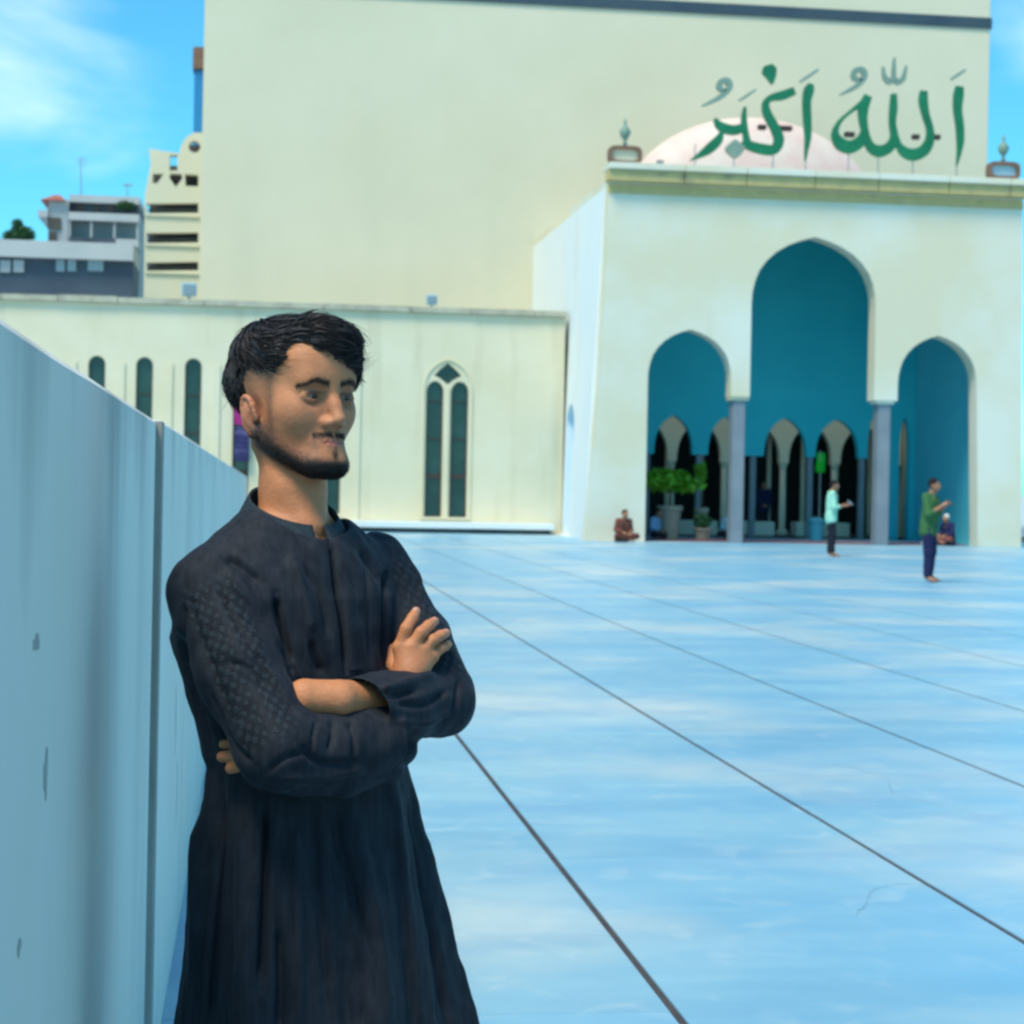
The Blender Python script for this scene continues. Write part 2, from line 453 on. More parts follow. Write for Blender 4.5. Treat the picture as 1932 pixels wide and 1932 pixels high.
# ------------------------------------------------------------------ low side wing with lancet windows
wing = tag(empty('side_wing', (0, 56, 0)), 'low cream side wing with narrow arched windows behind the man', 'building')
WIN = [(-4.57, .24), (-3.22, .24), (-1.83, .24), (-0.43, .24), (.92, .24), (2.23, .24)]
holes = [arch_hole(x - h, x + h, .5, 4.68, 4.93, ROUND) for x, h in WIN]
lan = [arch_hole(4.95, 5.46, .43, 4.12, 4.46, ROUND), arch_hole(5.68, 6.20, .43, 4.12, 4.46, ROUND)]
dia = [(5.17, 4.63), (5.36, 4.53), (5.575, 4.36), (5.79, 4.53), (5.98, 4.63), (5.82, 4.80), (5.70, 4.90), (5.575, 5.0), (5.45, 4.90), (5.33, 4.80)]
offset_parent(link('wall', holed_wall([(-14, -.04), (9.05, -.04), (9.05, 6.45), (-14, 6.45)], holes + lan + [dia], 56, 56.35), M['cream_wing']), wing)
offset_parent(box('rear_wall', (-14, 62, -.04), (9.0, 62.3, 6.4), M['cream_wing']), wing)
offset_parent(box('roof', (-14, 56.35, 6.25), (9.02, 63.9, 6.44), M['coping']), wing)
# parapet coping in uneven weathered lengths
x = -14.0
while x < 9.0:
    ln = random.uniform(1.5, 2.6); x1 = min(x + ln, 9.08)
    offset_parent(box('coping', (x, 55.86 + random.uniform(-.012, .012), 6.452), (x1 - .012, 56.42, 6.63 + random.uniform(-.02, .02)), M['coping'], bev=.015), wing)
    x = x1
for hl in holes + lan + [dia]:
    w = offset_parent(link('window', frame_mesh(hl, .035, 56.13, 56.19), M['glass']), wing)
    w.data.materials.clear(); w.data.materials.append(M['brown'])
    p = link('pane', plate(inset(hl, .03), 56.155, 56.165), M['glass'], w)
    xs = [q[0] for q in hl]
    zs_ = [q[1] for q in hl]
    if max(zs_) - min(zs_) > 1:
        for zb in (1.6, 2.75, 3.85):
            bt = .03 if zb != 1.6 else .12
            link('transom', plate([(min(xs) + .02, zb), (max(xs) - .02, zb), (max(xs) - .02, zb + bt), (min(xs) + .02, zb + bt)], 56.12, 56.2), M['brown'], w)
for x, h in WIN:
    offset_parent(box('sill', (x - .33, 55.93, .40), (x + .33, 56.1, .47), M['cream_wing'], bev=.01), wing)
for k in range(-1, 6):
    xr = -5.25 + 1.36 * k + 1.36
    offset_parent(box('pilaster', (xr - .13, 55.95, .3), (xr + .13, 56.05, 4.75), M['cream_wing'], bev=.02), wing)
ws = arch_hole(4.84, 6.31, .40, 4.15, 5.10)
offset_parent(link('window_surround', frame_mesh(ws, .055, 55.955, 56.01), M['cream_wing']), wing)
offset_parent(box('mullion', (5.50, 55.95, .43), (5.64, 56.02, 4.3), M['cream_wing'], bev=.015), wing)
offset_parent(box('ledge', (1.6, 55.2, .14), (8.72, 55.98, .32), M['white_paint'], bev=.012), wing)
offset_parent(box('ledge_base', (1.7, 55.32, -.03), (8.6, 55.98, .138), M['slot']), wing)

tag(link('hanging_cloth', plate([(-.66, 3.62), (-.62, 3.05), (-.2, 3.0), (-.16, 3.6), (-.4, 3.66)], 55.80, 55.83), M['magenta']), 'magenta cloth hanging at the arched window beside his head', 'cloth')
tag(link('hanging_cloth', plate([(-.62, 2.98), (-.6, 2.0), (-.17, 1.96), (-.19, 2.95)], 55.79, 55.82), M['navy_print']), 'navy striped cloth hanging below the magenta cloth', 'cloth')

def roof_fitting(loc, label, s=1.0, m='lamp_white'):
    r = tag(empty('roof_fitting', loc), label, 'lamp')
    bm = bmesh.new(); box_into(bm, (-.16 * s, -.1 * s, .08 * s), (.16 * s, .1 * s, .36 * s), .02 * s)
    link('housing', bm_mesh(bm), M[m], r)
    link('lens', plate([(-.13 * s, .11 * s), (.13 * s, .11 * s), (.13 * s, .32 * s), (-.13 * s, .32 * s)], -.112 * s, -.102 * s), M['steel'], r)
    v, f = tube_data([(0, 0, 0), (0, 0, .1 * s)], [.03 * s, .03 * s], 8)
    link('foot', pydata(v, f), M['steel'], r)
    return r
roof_fitting((5.06, 56.1, 6.63), 'small pale blue lamp on the wing roof above the double window')
roof_fitting((-2.0, 56.15, 6.63), 'white dish on the wing roof at the foot of the slotted tower', 1.35)  # a white dish, built on the same shape as the lamp

# ------------------------------------------------------------------ entrance portico
port = tag(empty('entrance_portico', (14.9, 50, 0)), 'cream entrance portico with three pointed arches and teal inside', 'building')
def in_port(o): return offset_parent(o, port)
aL = arch_pts(10.34, 12.62, 4.35, 5.70)
aC = arch_pts(13.14, 16.60, 6.45, 8.30)
aR = arch_pts(17.26, 19.50, 4.35, 5.74)
front = ([(8.72, -.04), (10.34, -.04)] + aL + [(12.62, 3.93), (13.14, 3.93)] + aC + [(16.60, 3.93), (17.26, 3.93)] + aR
         + [(19.62, -.04), (20.86, -.04), (20.70, 9.5), (9.2, 9.5), (9.14, 7), (9.02, 4), (8.86, 1.6)])
in_port(link('front_wall', plate(front, 50, 50.6), M['cream']))
in_port(link('ochre_band', plate([(9.16, 9.26), (20.72, 9.26), (20.72, 9.5), (9.16, 9.5)], 49.975, 50.02), M['cornice']))  # thin proud strip that gives an ochre band under the cornice
for x0, x1 in ((12.70, 13.06), (16.74, 17.12)):
    in_port(box('pillar', (x0, 50.1, -.03), (x1, 50.5, 3.93), M['pillar'], bev=.03))
    in_port(box('pillar_cap', (x0 - .07, 50.04, 3.84), (x1 + .07, 50.56, 3.928), M['cream'], bev=.01))
# side walls: outline in (y, z)
def side_wall(ya, yb, zt, holes, x0, x1, flare, m):
    me = holed_wall([(ya, -.04), (yb, -.04), (yb, zt)] + ([(ya, zt)]), holes, x0, x1)
    for v in me.vertices:
        y, xx, z = v.co.x, v.co.y, v.co.z
        v.co = (xx - flare * max(0, 1 - z / 9.5) ** 1.4 * max(0.0, 1 - (y - 50) / 8), y, z)
    bmx = bmesh.new(); bmx.from_mesh(me)
    bmesh.ops.subdivide_edges(bmx, edges=bmx.edges[:], cuts=1)
    return bm_mesh(bmx)
niche = arch_hole(54.2, 55.75, .02, 3.2, 3.85)
in_port(link('side_wall', side_wall(50.602, 63.98, 9.5, [niche], 9.18, 9.5, .44, M['white_paint']), M['white_paint']))
in_port(box('side_niche', (9.30, 53.9, 0), (9.36, 56.0, 3.9), M['sky_paint']))
in_port(link('side_wall', side_wall(50.602, 63.98, 9.5, [], 20.45, 20.7, 0, M['cream']), M['cream']))
in_port(box('roof', (9.21, 50.0, 9.502), (20.69, 56.35, 9.74), M['cream']))
in_port(box('roof', (9.21, 60.6, 9.502), (20.69, 63.98, 9.74), M['cream']))  # roof left open between these, an added light well over the deep arcade
x = 9.12
while x < 20.75:
    x1 = min(x + random.uniform(1.7, 2.4), 20.8)
    in_port(box('cornice', (x, 49.72, 9.56), (x1 - .01, 50.25, 9.86), M['cornice'], bev=.02))
    in_port(box('coping', (x, 49.62, 9.862), (x1 - .008, 50.55, 10.04), M['cream'], bev=.02))
    x = x1
# inner teal arcade
ops = [(11.81, 12.99), (13.46, 14.57), (15.19, 16.51), (16.79, 18.15), (18.42, 18.78), (19.42, 19.74)]
low = [(9.55, 2.46)]
for a, b in ops: low += arch_pts(a, b, 2.46, 3.62 if b - a > .6 else 3.75)
low = low[:-17] + [(18.95, 2.46), (18.95, .004), (19.42, .004)] + low[-17:] + [(19.74, .004), (20.42, .004), (20.42, 9.45), (9.55, 9.45)]
in_port(link('inner_arcade', plate(low, 56, 56.3), M['teal']))
for xc in (11.62, 13.22, 14.88, 16.65, 18.28):
    in_port(box('inner_column', (xc - .09, 56.05, 0.002), (xc + .09, 56.25, 2.458), M['pillar'], bev=.02))
in_port(box('inner_side_wall', (19.92, 50.62, 0.002), (20.44, 55.98, 9.45), M['blue_paint']))
in_port(box('side_wall_edge', (19.86, 50.61, 0.6), (19.915, 51.0, 3.0), M['sky_paint']))
# cream arcade deeper inside
cc = [12.95, 14.66, 16.56, 18.25]
lo2 = [(10.0, 2.3)]
edges = [11.3] + cc + [20.0]
for a, b in zip(edges, edges[1:]): lo2 += arch_pts(a + .14, b - .14, 2.3, 3.55)
lo2 += [(20.4, 2.3), (20.4, 5.5), (10.0, 5.5)]
in_port(link('deep_arcade', plate(lo2, 58.6, 58.9), M['bright_cream']))
for xc in cc:
    o = link('deep_column', lathe([(.2, .031), (.2, .15), (.11, .2), (.1, 2.1), (.15, 2.298)], 14), M['bright_cream'], port)
    o.location = (xc - 14.9, 8.75, 0)
for k in range(8):
    in_port(box('hall_column', (11.9 + 1.12 * k, 59.9, .031), (12.02 + 1.12 * k, 60.05, 5.29), M['bright_cream'], bev=.02))
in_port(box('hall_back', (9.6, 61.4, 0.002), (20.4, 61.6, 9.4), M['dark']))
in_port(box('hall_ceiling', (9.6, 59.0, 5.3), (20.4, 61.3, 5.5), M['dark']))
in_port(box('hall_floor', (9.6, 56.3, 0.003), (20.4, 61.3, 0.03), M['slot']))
for a, b in ((12.3, 14.1), (14.5, 15.9), (16.6, 18.3)):
    in_port(box('plinth', (a, 57.2, .031), (b, 57.9, .46), M['cream'], bev=.02))
tag(box('carpet', (10.5, 50.9, .004), (19.7, 52.0, .022), M['carpet'], bev=.004), 'long red carpet laid inside the portico arches', 'carpet')

# ------------------------------------------------------------------ dome behind the lettering
dm = tag(empty('dome', (16.3, 62.3, 9.742)), 'shallow pale pink dome behind the green lettering', 'dome')
prof = [(4.62, 0), (4.58, .6)] + [(4.5 * math.cos(a), .6 + 3.55 * math.sin(a)) for a in [math.pi / 2 * i / 14 for i in range(1, 14)]] + [(.05, 4.15)]
link('shell', lathe(prof, 40, .32), M['pink'], dm, smooth=True)  # flattened in depth to leave the added light well open

# ------------------------------------------------------------------ calligraphy standing on the portico
def cal(X, Y): return (10.83134 + .004817 * X + .000094 * Y, 13.248743 + .00021 * X - .004692 * Y)
script = tag(empty('arabic_lettering', (14.9, 50.4, 10.04)), 'large green Arabic calligraphy standing on top of the portico', 'lettering')
def smooth_line(pts, n=7):
    P = [np.array(p, float) for p in pts]
    P = [2 * P[0] - P[1]] + P + [2 * P[-1] - P[-2]]
    out = []
    for i in range(1, len(P) - 2):
        for k in range(n):
            t = k / n
            out.append(.5 * ((2 * P[i]) + (-P[i - 1] + P[i + 1]) * t + (2 * P[i - 1] - 5 * P[i] + 4 * P[i + 1] - P[i + 2]) * t * t + (-P[i - 1] + 3 * P[i] - 3 * P[i + 1] + P[i + 2]) * t ** 3))
    out.append(P[-2])
    return out
stroke_n = [0]
def stroke(name, pts, m, y0=50.36, y1=50.44):
    """a reed-pen stroke: centre line with its own width, as a flat cut-out letter"""
    C = smooth_line(pts)
    stroke_n[0] += 1; y0 -= .004 * stroke_n[0]; y1 += .0007 * stroke_n[0]
    v, f = [], []
    for i, c in enumerate(C):
        d = C[min(i + 1, len(C) - 1)] - C[max(i - 1, 0)]
        t = np.array([d[0], d[1]]); t /= (np.linalg.norm(t) + 1e-9)
        nrm = np.array([-t[1], t[0]]) * max(c[2] * 1.15, 3) / 2
        for yy in (y0, y1):
            for s in (1, -1):
                x, z = cal(c[0] + s * nrm[0], c[1] + s * nrm[1]); v.append((x, yy, z))
    n = len(C)
    for i in range(n - 1):
        a, b = 4 * i, 4 * (i + 1)
        for p, q in ((0, 1), (1, 3), (3, 2), (2, 0)): f.append((a + p, a + q, b + q, b + p))
    f.append((0, 1, 3, 2)); e = 4 * (n - 1); f.append((e, e + 2, e + 3, e + 1))
    bm = bmesh.new(); bm.from_mesh(pydata(v, f))
    o = link(name, bm_mesh(bm), M[m]); offset_parent(o, script)
    return o
stroke('letter_alif', [(1690, 205, 40), (1683, 260, 52), (1678, 340, 44), (1690, 430, 42), (1694, 520, 38), (1686, 600, 22), (1672, 668, 6)], 'green')
stroke('vowel_mark', [(1640, 165, 12), (1680, 138, 15), (1724, 108, 12)], 'greygreen')
stroke('letter_lam', [(1478, 232, 36), (1474, 290, 46), (1488, 370, 38), (1512, 450, 36), (1512, 520, 46), (1478, 580, 58), (1420, 605, 62), (1365, 590, 52), (1328, 545, 30), (1318, 500, 20)], 'green')
stroke('letter_lam', [(1300, 250, 28), (1298, 330, 40), (1292, 420, 34), (1302, 500, 40), (1275, 560, 52), (1215, 585, 60), (1165, 560, 48), (1140, 500, 34), (1120, 410, 42), (1122, 330, 52), (1150, 262, 40)], 'green')
stroke('letter_ha', [(1128, 300, 40), (1060, 345, 20), (985, 410, 20), (956, 480, 36), (985, 540, 62), (1045, 560, 66), (1105, 525, 56), (1132, 460, 34)], 'green')
stroke('shadda_mark', [(1236, 92, 8), (1246, 150, 22), (1275, 180, 30), (1300, 165, 24), (1325, 182, 30), (1355, 160, 24), (1374, 86, 8)], 'greygreen')
stroke('shadda_mark', [(1304, 40, 8), (1300, 100, 18), (1300, 175, 22)], 'greygreen')
stroke('vowel_mark', [(1110, 170, 16), (1068, 160, 26), (1070, 122, 28), (1112, 112, 28), (1128, 150, 28), (1090, 200, 26), (1040, 230, 20), (985, 258, 8)], 'greygreen')
stroke('letter_alif', [(815, 195, 26), (803, 230, 50), (790, 300, 42), (793, 400, 40), (797, 500, 32), (788, 580, 18), (782, 640, 5)], 'green')
stroke('vowel_mark', [(752, 182, 10), (800, 152, 16), (856, 112, 12)], 'greygreen')
stroke('letter_kaf', [(718, 236, 40), (650, 262, 46), (585, 276, 34), (552, 310, 34), (562, 370, 42), (605, 450, 46), (628, 520, 50), (600, 575, 50), (530, 572, 52), (455, 550, 44), (425, 520, 24)], 'green')
stroke('sukun_mark', [(562, 88, 40), (572, 118, 72), (582, 150, 52), (590, 198, 8)], 'green')
stroke('letter_ba', [(432, 330, 12), (426, 400, 26), (436, 480, 28), (446, 540, 38)], 'green')
stroke('letter_ra', [(432, 420, 26), (405, 455, 46), (350, 462, 48), (290, 440, 42), (258, 398, 14)], 'green')
stroke('letter_ra', [(300, 470, 14), (278, 520, 44), (230, 568, 50), (175, 606, 30), (120, 636, 6)], 'green')
stroke('letter_dot', [(322, 572, 20), (375, 572, 92), (428, 566, 20)], 'greygreen')
stroke('vowel_mark', [(400, 292, 10), (445, 264, 14), (494, 230, 10)], 'greygreen')
stroke('vowel_mark', [(318, 240, 14), (286, 220, 26), (292, 186, 26), (330, 180, 28), (344, 214, 28), (312, 256, 28), (260, 290, 22), (188, 324, 8)], 'greygreen')
for X, Y, w in ((1050, 482, 30), (1440, 496, 22), (1552, 497, 34), (540, 440, 24), (668, 446, 46)):
    x, z = cal(X, Y)
    offset_parent(box('bracket', (x - w * .0048, 50.46, z - .07), (x + w * .0048, 50.62, z + .07), M['brown'], bev=.02), script)
for X in (150, 375, 600, 790, 1040, 1215, 1420, 1680):
    x, z = cal(X, 640)
    offset_parent(box('support_post', (x - .012, 50.462, 10.04), (x + .012, 50.49, 10.75), M['steel']), script)

def roof_emblem(loc, label, face):
    r = tag(empty('roof_ornament', loc), label, 'ornament')
    out = [(.46 * math.copysign(abs(math.cos(a)) ** .5, math.cos(a)), .28 + .25 * math.copysign(abs(math.sin(a)) ** .5, math.sin(a))) for a in [2 * math.pi * i / 28 for i in range(28)]]
    link('frame', frame_mesh(out, .1, -.12, .12), M['rust'], r)
    link('panel', plate(inset(out, .09), -.03, .03), M[face], r)
    o = link('foot', pydata(*tube_data([(-.36, 0, 0.0), (.36, 0, 0.0)], [.05, .05], 8)), M['slot'], r)
    link('finial', lathe([(.05, .52), (.06, .62), (.03, .68), (.1, .76), (.16, .9), (.1, 1.02), (.03, 1.1), (.05, 1.16), (.01, 1.28)], 14), M['greygreen'], r, smooth=True)
    return r
roof_emblem((9.66, 50.35, 10.06), 'brown framed roof ornament at the left end of the lettering', 'cream')
roof_emblem((20.27, 50.35, 10.08), 'brown framed roof ornament at the right end of the lettering', 'lamp_white')
roof_fitting((10.62, 50.3, 10.04), 'small dark box on the portico roof left of the lettering', .55, 'slot')  # only a dark box, reusing the lamp housing shape

# ------------------------------------------------------------------ slotted stair tower and blue pylon
def T(X, Y): return (-8.818 + .00545 * X + .000106 * Y, 17.443 + .000259 * X - .005566 * Y)
tower = tag(empty('stair_tower', (-3, 66, 0)), 'pale green stair tower with dark horizontal slots beside the tall hall', 'building')
def on_tower(o): return offset_parent(o, tower)
slots = []
for ya, yb in ((1240, 1300), (1420, 1482), (1600, 1652)):
    slots.append([T(890, yb), T(1208, yb), T(1208, ya), T(890, ya)])
up = [[T(925, 1115), T(955, 1118), T(995, 1060), T(930, 1058)], [T(1030, 1085), T(1070, 1140), T(1110, 1090), T(1105, 1060), T(1035, 1058)],
      [T(1130, 1135), T(1208, 1138), T(1208, 1068), T(1125, 1062)], [T(1032, 1040), T(1080, 1040), T(1080, 945), T(1032, 945)]]
outl = [T(855, 3180), T(1300, 3180), T(1300, 812), T(1180, 808), T(1130, 840), T(1100, 890), T(1092, 935), T(905, 905), T(915, 1000), T(880, 1180)]
cx, cz = T(1185, 895)
circ = [(cx + .2 * math.cos(a), cz + .2 * math.sin(a)) for a in [2 * math.pi * i / 16 for i in range(16)]]
on_tower(link('wall', holed_wall(outl, slots + up + [circ], 66, 66.4), M['hall']))
on_tower(box('body', (-3.78, 66.7, 0), (-1.8, 72, 12.2), M['slot']))  # dark backing, shade of the openings put into its colour
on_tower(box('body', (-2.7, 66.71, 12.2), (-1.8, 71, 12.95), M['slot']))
for k, s_ in enumerate(slots):
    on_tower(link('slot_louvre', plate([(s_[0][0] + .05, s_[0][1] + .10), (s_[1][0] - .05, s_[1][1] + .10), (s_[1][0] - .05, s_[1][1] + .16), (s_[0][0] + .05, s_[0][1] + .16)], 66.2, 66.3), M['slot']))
    on_tower(box('sill', (s_[0][0] - .05, 65.93, s_[0][1] - .09), (s_[1][0] + .05, 66.1, s_[0][1] - .01), M['hall'], bev=.01))
pyl = tag(empty('pylon', (-2.0, 68, 0)), 'narrow bright blue pylon with brown top beside the tall hall', 'tower')
x0, z0 = T(1165, 800); x1, z1 = T(1290, 350)
offset_parent(box('shaft', (x0, 68, 0), (x1, 69, z1), M['deep_blue'], bev=.03), pyl)
offset_parent(box('cap', (x0 - .06, 67.9, z1), (x1 + .05, 69.1, T(1200, 205)[1]), M['rust'], bev=.03), pyl)

# ------------------------------------------------------------------ houses far left
def Hs(X, Y): return (-12.024 + .007432 * X + .000145 * Y, 23.259 + .000353 * X - .007589 * Y)
def hbox(root, name, X0, Y0, X1, Y1, ya, yb, m, bev=.0):
    """X, Y are elevation units of the far street front"""
    a, b = Hs(X0, Y1), Hs(X1, Y0)
    return offset_parent(box(name, (a[0], ya, a[1]), (b[0], yb, b[1]), M[m], bev=bev), root)
villa = tag(empty('terrace_house', (-8, 90, 0)), 'grey blue house with red hip roof and planted terrace, far left', 'building')
hbox(villa, 'wall', 265, 1310, 850, 3300, 90, 99, 'grey_blue')
hbox(villa, 'tower_wall', 262, 1225, 420, 3300, 89.4, 93, 'pale_grey')
hbox(villa, 'top_floor', 425, 1225, 835, 1330, 90.2, 98, 'slate')
hbox(villa, 'roof_slab', 240, 1290, 300, 1330, 89.2, 93, 'pale_grey')
hbox(villa, 'roof_slab', 420, 1205, 850, 1228, 89.8, 98.5, 'pale_grey')
hbox(villa, 'balcony', 425, 1325, 850, 1352, 89.0, 90, 'pale_grey')
hbox(villa, 'balcony', 430, 1475, 850, 1500, 89.0, 90, 'slate')
hbox(villa, 'balcony', 712, 1480, 850, 1520, 88.8, 90, 'pale_grey')
for X0, Y0, X1, Y1 in ((295, 1335, 375, 1400), (300, 1420, 350, 1480), (455, 1245, 510, 1300), (560, 1245, 605, 1310), (640, 1245, 690, 1310)):
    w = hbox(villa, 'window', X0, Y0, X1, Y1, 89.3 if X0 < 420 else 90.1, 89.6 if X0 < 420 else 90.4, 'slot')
for X in (430, 560, 700, 840):
    hbox(villa, 'column', X - 8, 1352, X + 8, 1620, 89.1, 89.4, 'pale_grey')
a, b = Hs(255, 1228), Hs(410, 1228); zt = Hs(335, 1165)[1]
bm = bmesh.new()
q = [bm.verts.new(p) for p in ((a[0], 89.1, a[1]), (b[0], 89.1, a[1]), (b[0], 93.4, a[1]), (a[0], 93.4, a[1]))]
t1, t2 = bm.verts.new(((a[0] + b[0]) / 2 - .12, 91, zt)), bm.verts.new(((a[0] + b[0]) / 2 + .12, 91, zt))
for fc in ((q[0], q[1], t2, t1), (q[1], q[2], t2), (q[2], q[3], t1, t2), (q[3], q[0], t1), (q[3], q[2], q[1], q[0])): bm.faces.new(fc)
offset_parent(link('roof', bm_mesh(bm), M['red_tile']), villa)
shed = tag(empty('long_block', (-9, 84, 0)), 'dark slate blue long block just above the wing parapet, far left', 'building')
hbox(shed, 'wall', -40, 1640, 860, 3300, 84, 88, 'slate')
hbox(shed, 'roof', -60, 1590, 862, 1642, 83.6, 88.3, 'pale_grey')
for X0, X1 in ((105, 165), (180, 240), (420, 470), (485, 535), (600, 690)):
    w = hbox(shed, 'window', X0, 1670, X1, 1735, 83.9, 84.05, 'pale_grey' if X0 < 300 else 'grey_blue')
hut = tag(empty('white_house', (-13, 86, 0)), 'pale little house at the very left edge behind the wing', 'building')
hbox(hut, 'wall', -120, 1530, 95, 3300, 85.2, 87.6, 'grey_blue')
hbox(hut, 'roof', -130, 1500, 60, 1532, 85.0, 88, 'pale_grey')
def mast(X, Yt, Yb, y, label):
    a, b = Hs(X, Yb), Hs(X - 4, Yt)
    r = tag(empty('antenna_mast', (a[0], y, a[1])), label, 'antenna')
    link('pole', pydata(*tube_data([(0, 0, 0), (b[0] - a[0], 0, b[1] - a[1])], [.035, .02], 6)), M['steel'], r)
    h = b[1] - a[1]
    for k in (0.86, 0.93, .99):
        link('crossbar', pydata(*tube_data([(-.22, 0, h * k), (.22, 0, h * k)], [.015, .015], 5)), M['steel'], r)
    return r
mast(480, 940, 1205, 91, 'tall thin antenna mast on the grey blue house')
mast(765, 1100, 1205, 91, 'short antenna at the right end of the grey blue house roof')

# ------------------------------------------------------------------ foliage
def leaf_cloud(n, centre, rad, size, seed, hollow=.45, lumps=9):
    """leaf blades spread through an uneven crown: lumps give the outline, gaps stay open"""
    g = np.random.default_rng(seed)
    lc = g.normal(size=(lumps, 3)); lc /= np.linalg.norm(lc, axis=1)[:, None]
    lc *= g.uniform(.35, .8, (lumps, 1)); lr = g.uniform(.32, .55, lumps)
    v, f = [], []
    for _ in range(n):
        k = g.integers(lumps)
        d = g.normal(size=3); d /= np.linalg.norm(d)
        p = (lc[k] + d * lr[k] * g.uniform(hollow, 1.05)) * np.array(rad) + np.array(centre)
        a = g.normal(size=3); a /= np.linalg.norm(a)
        b = np.cross(a, g.normal(size=3)); b /= np.linalg.norm(b) + 1e-9
        s = size * g.uniform(.6, 1.3)
        base = len(v)
        v += [tuple(p - a * s), tuple(p + b * s * .4 + np.array([0, 0, s * .12])), tuple(p + a * s), tuple(p - b * s * .4 + np.array([0, 0, s * .12]))]
        f += [(base, base + 1, base + 2), (base, base + 2, base + 3)]
    return pydata(v, f)
def bush_tree(name, loc, label, crown, rad, size, n, m, seed, trunk_r, cat):
    r = tag(empty(name, loc), label, cat)
    v, f = tube_data([(0, 0, 0), (.04, 0, crown * .5), (0, .02, crown)], [trunk_r, trunk_r * .75, trunk_r * .4], 8)
    for k in range(5):
        a = k * 1.3 + seed
        v, f = tube_data([(0, 0, crown * (.55 + .07 * k)), (rad[0] * .5 * math.cos(a), rad[1] * .5 * math.sin(a), crown + rad[2] * .3)], [trunk_r * .4, trunk_r * .12], 5, v, f)
    link('trunk', pydata(v, f), M['bark'], r)
    link('crown', leaf_cloud(n, (0, 0, crown), rad, size, seed), M[m], r)
    return r
tx, tz = Hs(155, 1475)
bush_tree('tree', (tx, 87, 0), 'small round dark green tree left of the grey blue house', tz, (.62, .62, .72), .09, 2600, 'leaf_dark', 3, .09, 'tree')
for i, (X, Y, s, lab) in enumerate(((760, 1255, .30, 'small green bush on the roof terrace of the grey blue house'), (300, 1520, .38, 'dark green shrub below the grey blue house tower'), (560, 1555, .62, 'spreading green shrub in front of the grey blue house'))):
    hx, hz = Hs(X, Y)
    r = tag(empty('shrub', (hx, 88.6 if i else 89.7, hz - s)), lab, 'shrub')
    link('stem', pydata(*tube_data([(0, 0, 0), (.02, 0, s)], [.04, .02], 6)), M['bark'], r)
    link('foliage', leaf_cloud(900, (0, 0, s), (s * 1.9, s, s * .8), .08, 20 + i), M['leaf_dark'], r)

def potted(name, loc, label, pot_h, pot_r, crown, rad, n, seed, m='leaf', size=.09):
    r = tag(empty(name, loc), label, 'plant')
    p = link('pot', lathe([(pot_r * .7, 0), (pot_r * .95, pot_h * .85), (pot_r * 1.08, pot_h * .87), (pot_r * 1.08, pot_h), (pot_r * .9, pot_h), (pot_r * .88, pot_h * .93)], 20), M['terracotta'], r, smooth=False)
    link('stem', pydata(*tube_data([(0, 0, pot_h * .9), (.03, 0, crown)], [.04, .025], 6)), M['bark'], r)
    link('foliage', leaf_cloud(n, (0, 0, crown), rad, size, seed), M[m], r)
    return r
potted('potted_plant', (11.58, 52.6, 0), 'broad bright green plant in a beige pot inside the left arch', 0.95, .34, 1.72, (1.0, .5, .45), 1300, 5, size=.13)
potted('potted_plant', (12.72, 53.6, 0), 'slim green potted plant between the left arch and the grey pillar', .9, .2, 1.95, (.2, .2, .28), 420, 6, size=.07)
potted('potted_plant', (12.45, 52.2, 0), 'low dusty olive plant on the floor of the left arch', .34, .26, .52, (.32, .28, .3), 380, 8, 'leaf_dark', .07)

fl = tag(empty('green_banner', (16.36, 54, 0)), 'bright green banner hanging on a pole inside the central arch', 'banner')
link('pole', pydata(*tube_data([(-.02, 0, 0), (-.02, 0, 2.62)], [.02, .02], 8)), M['steel'], fl)
v, f = [], []
for i in range(9):
    for j in range(7):
        u, w_ = j / 6, i / 8
        v.append((-.14 + .28 * u + .015 * math.sin(w_ * 5), .035 * math.sin(u * 7 + w_ * 2), 2.58 - .58 * w_ - .03 * math.sin(u * 3)))
for i in range(8):
    for j in range(6): f.append((i * 7 + j, i * 7 + j + 1, (i + 1) * 7 + j + 1, (i + 1) * 7 + j))
o = link('cloth', pydata(v, f), M['flag'], fl, smooth=True)
sm = o.modifiers.new('thick', 'SOLIDIFY'); sm.thickness = .006
bn = tag(empty('bin', (16.02, 53.2, 0)), 'blue plastic bin standing inside the central arch', 'bin')
link('body', lathe([(.17, 0), (.22, .52), (.24, .53), (.24, .58), (.2, .58)], 18), M['bin'], bn)
link('lid', lathe([(.25, .582), (.24, .62), (.1, .68), (.03, .69)], 18), M['bin'], bn)

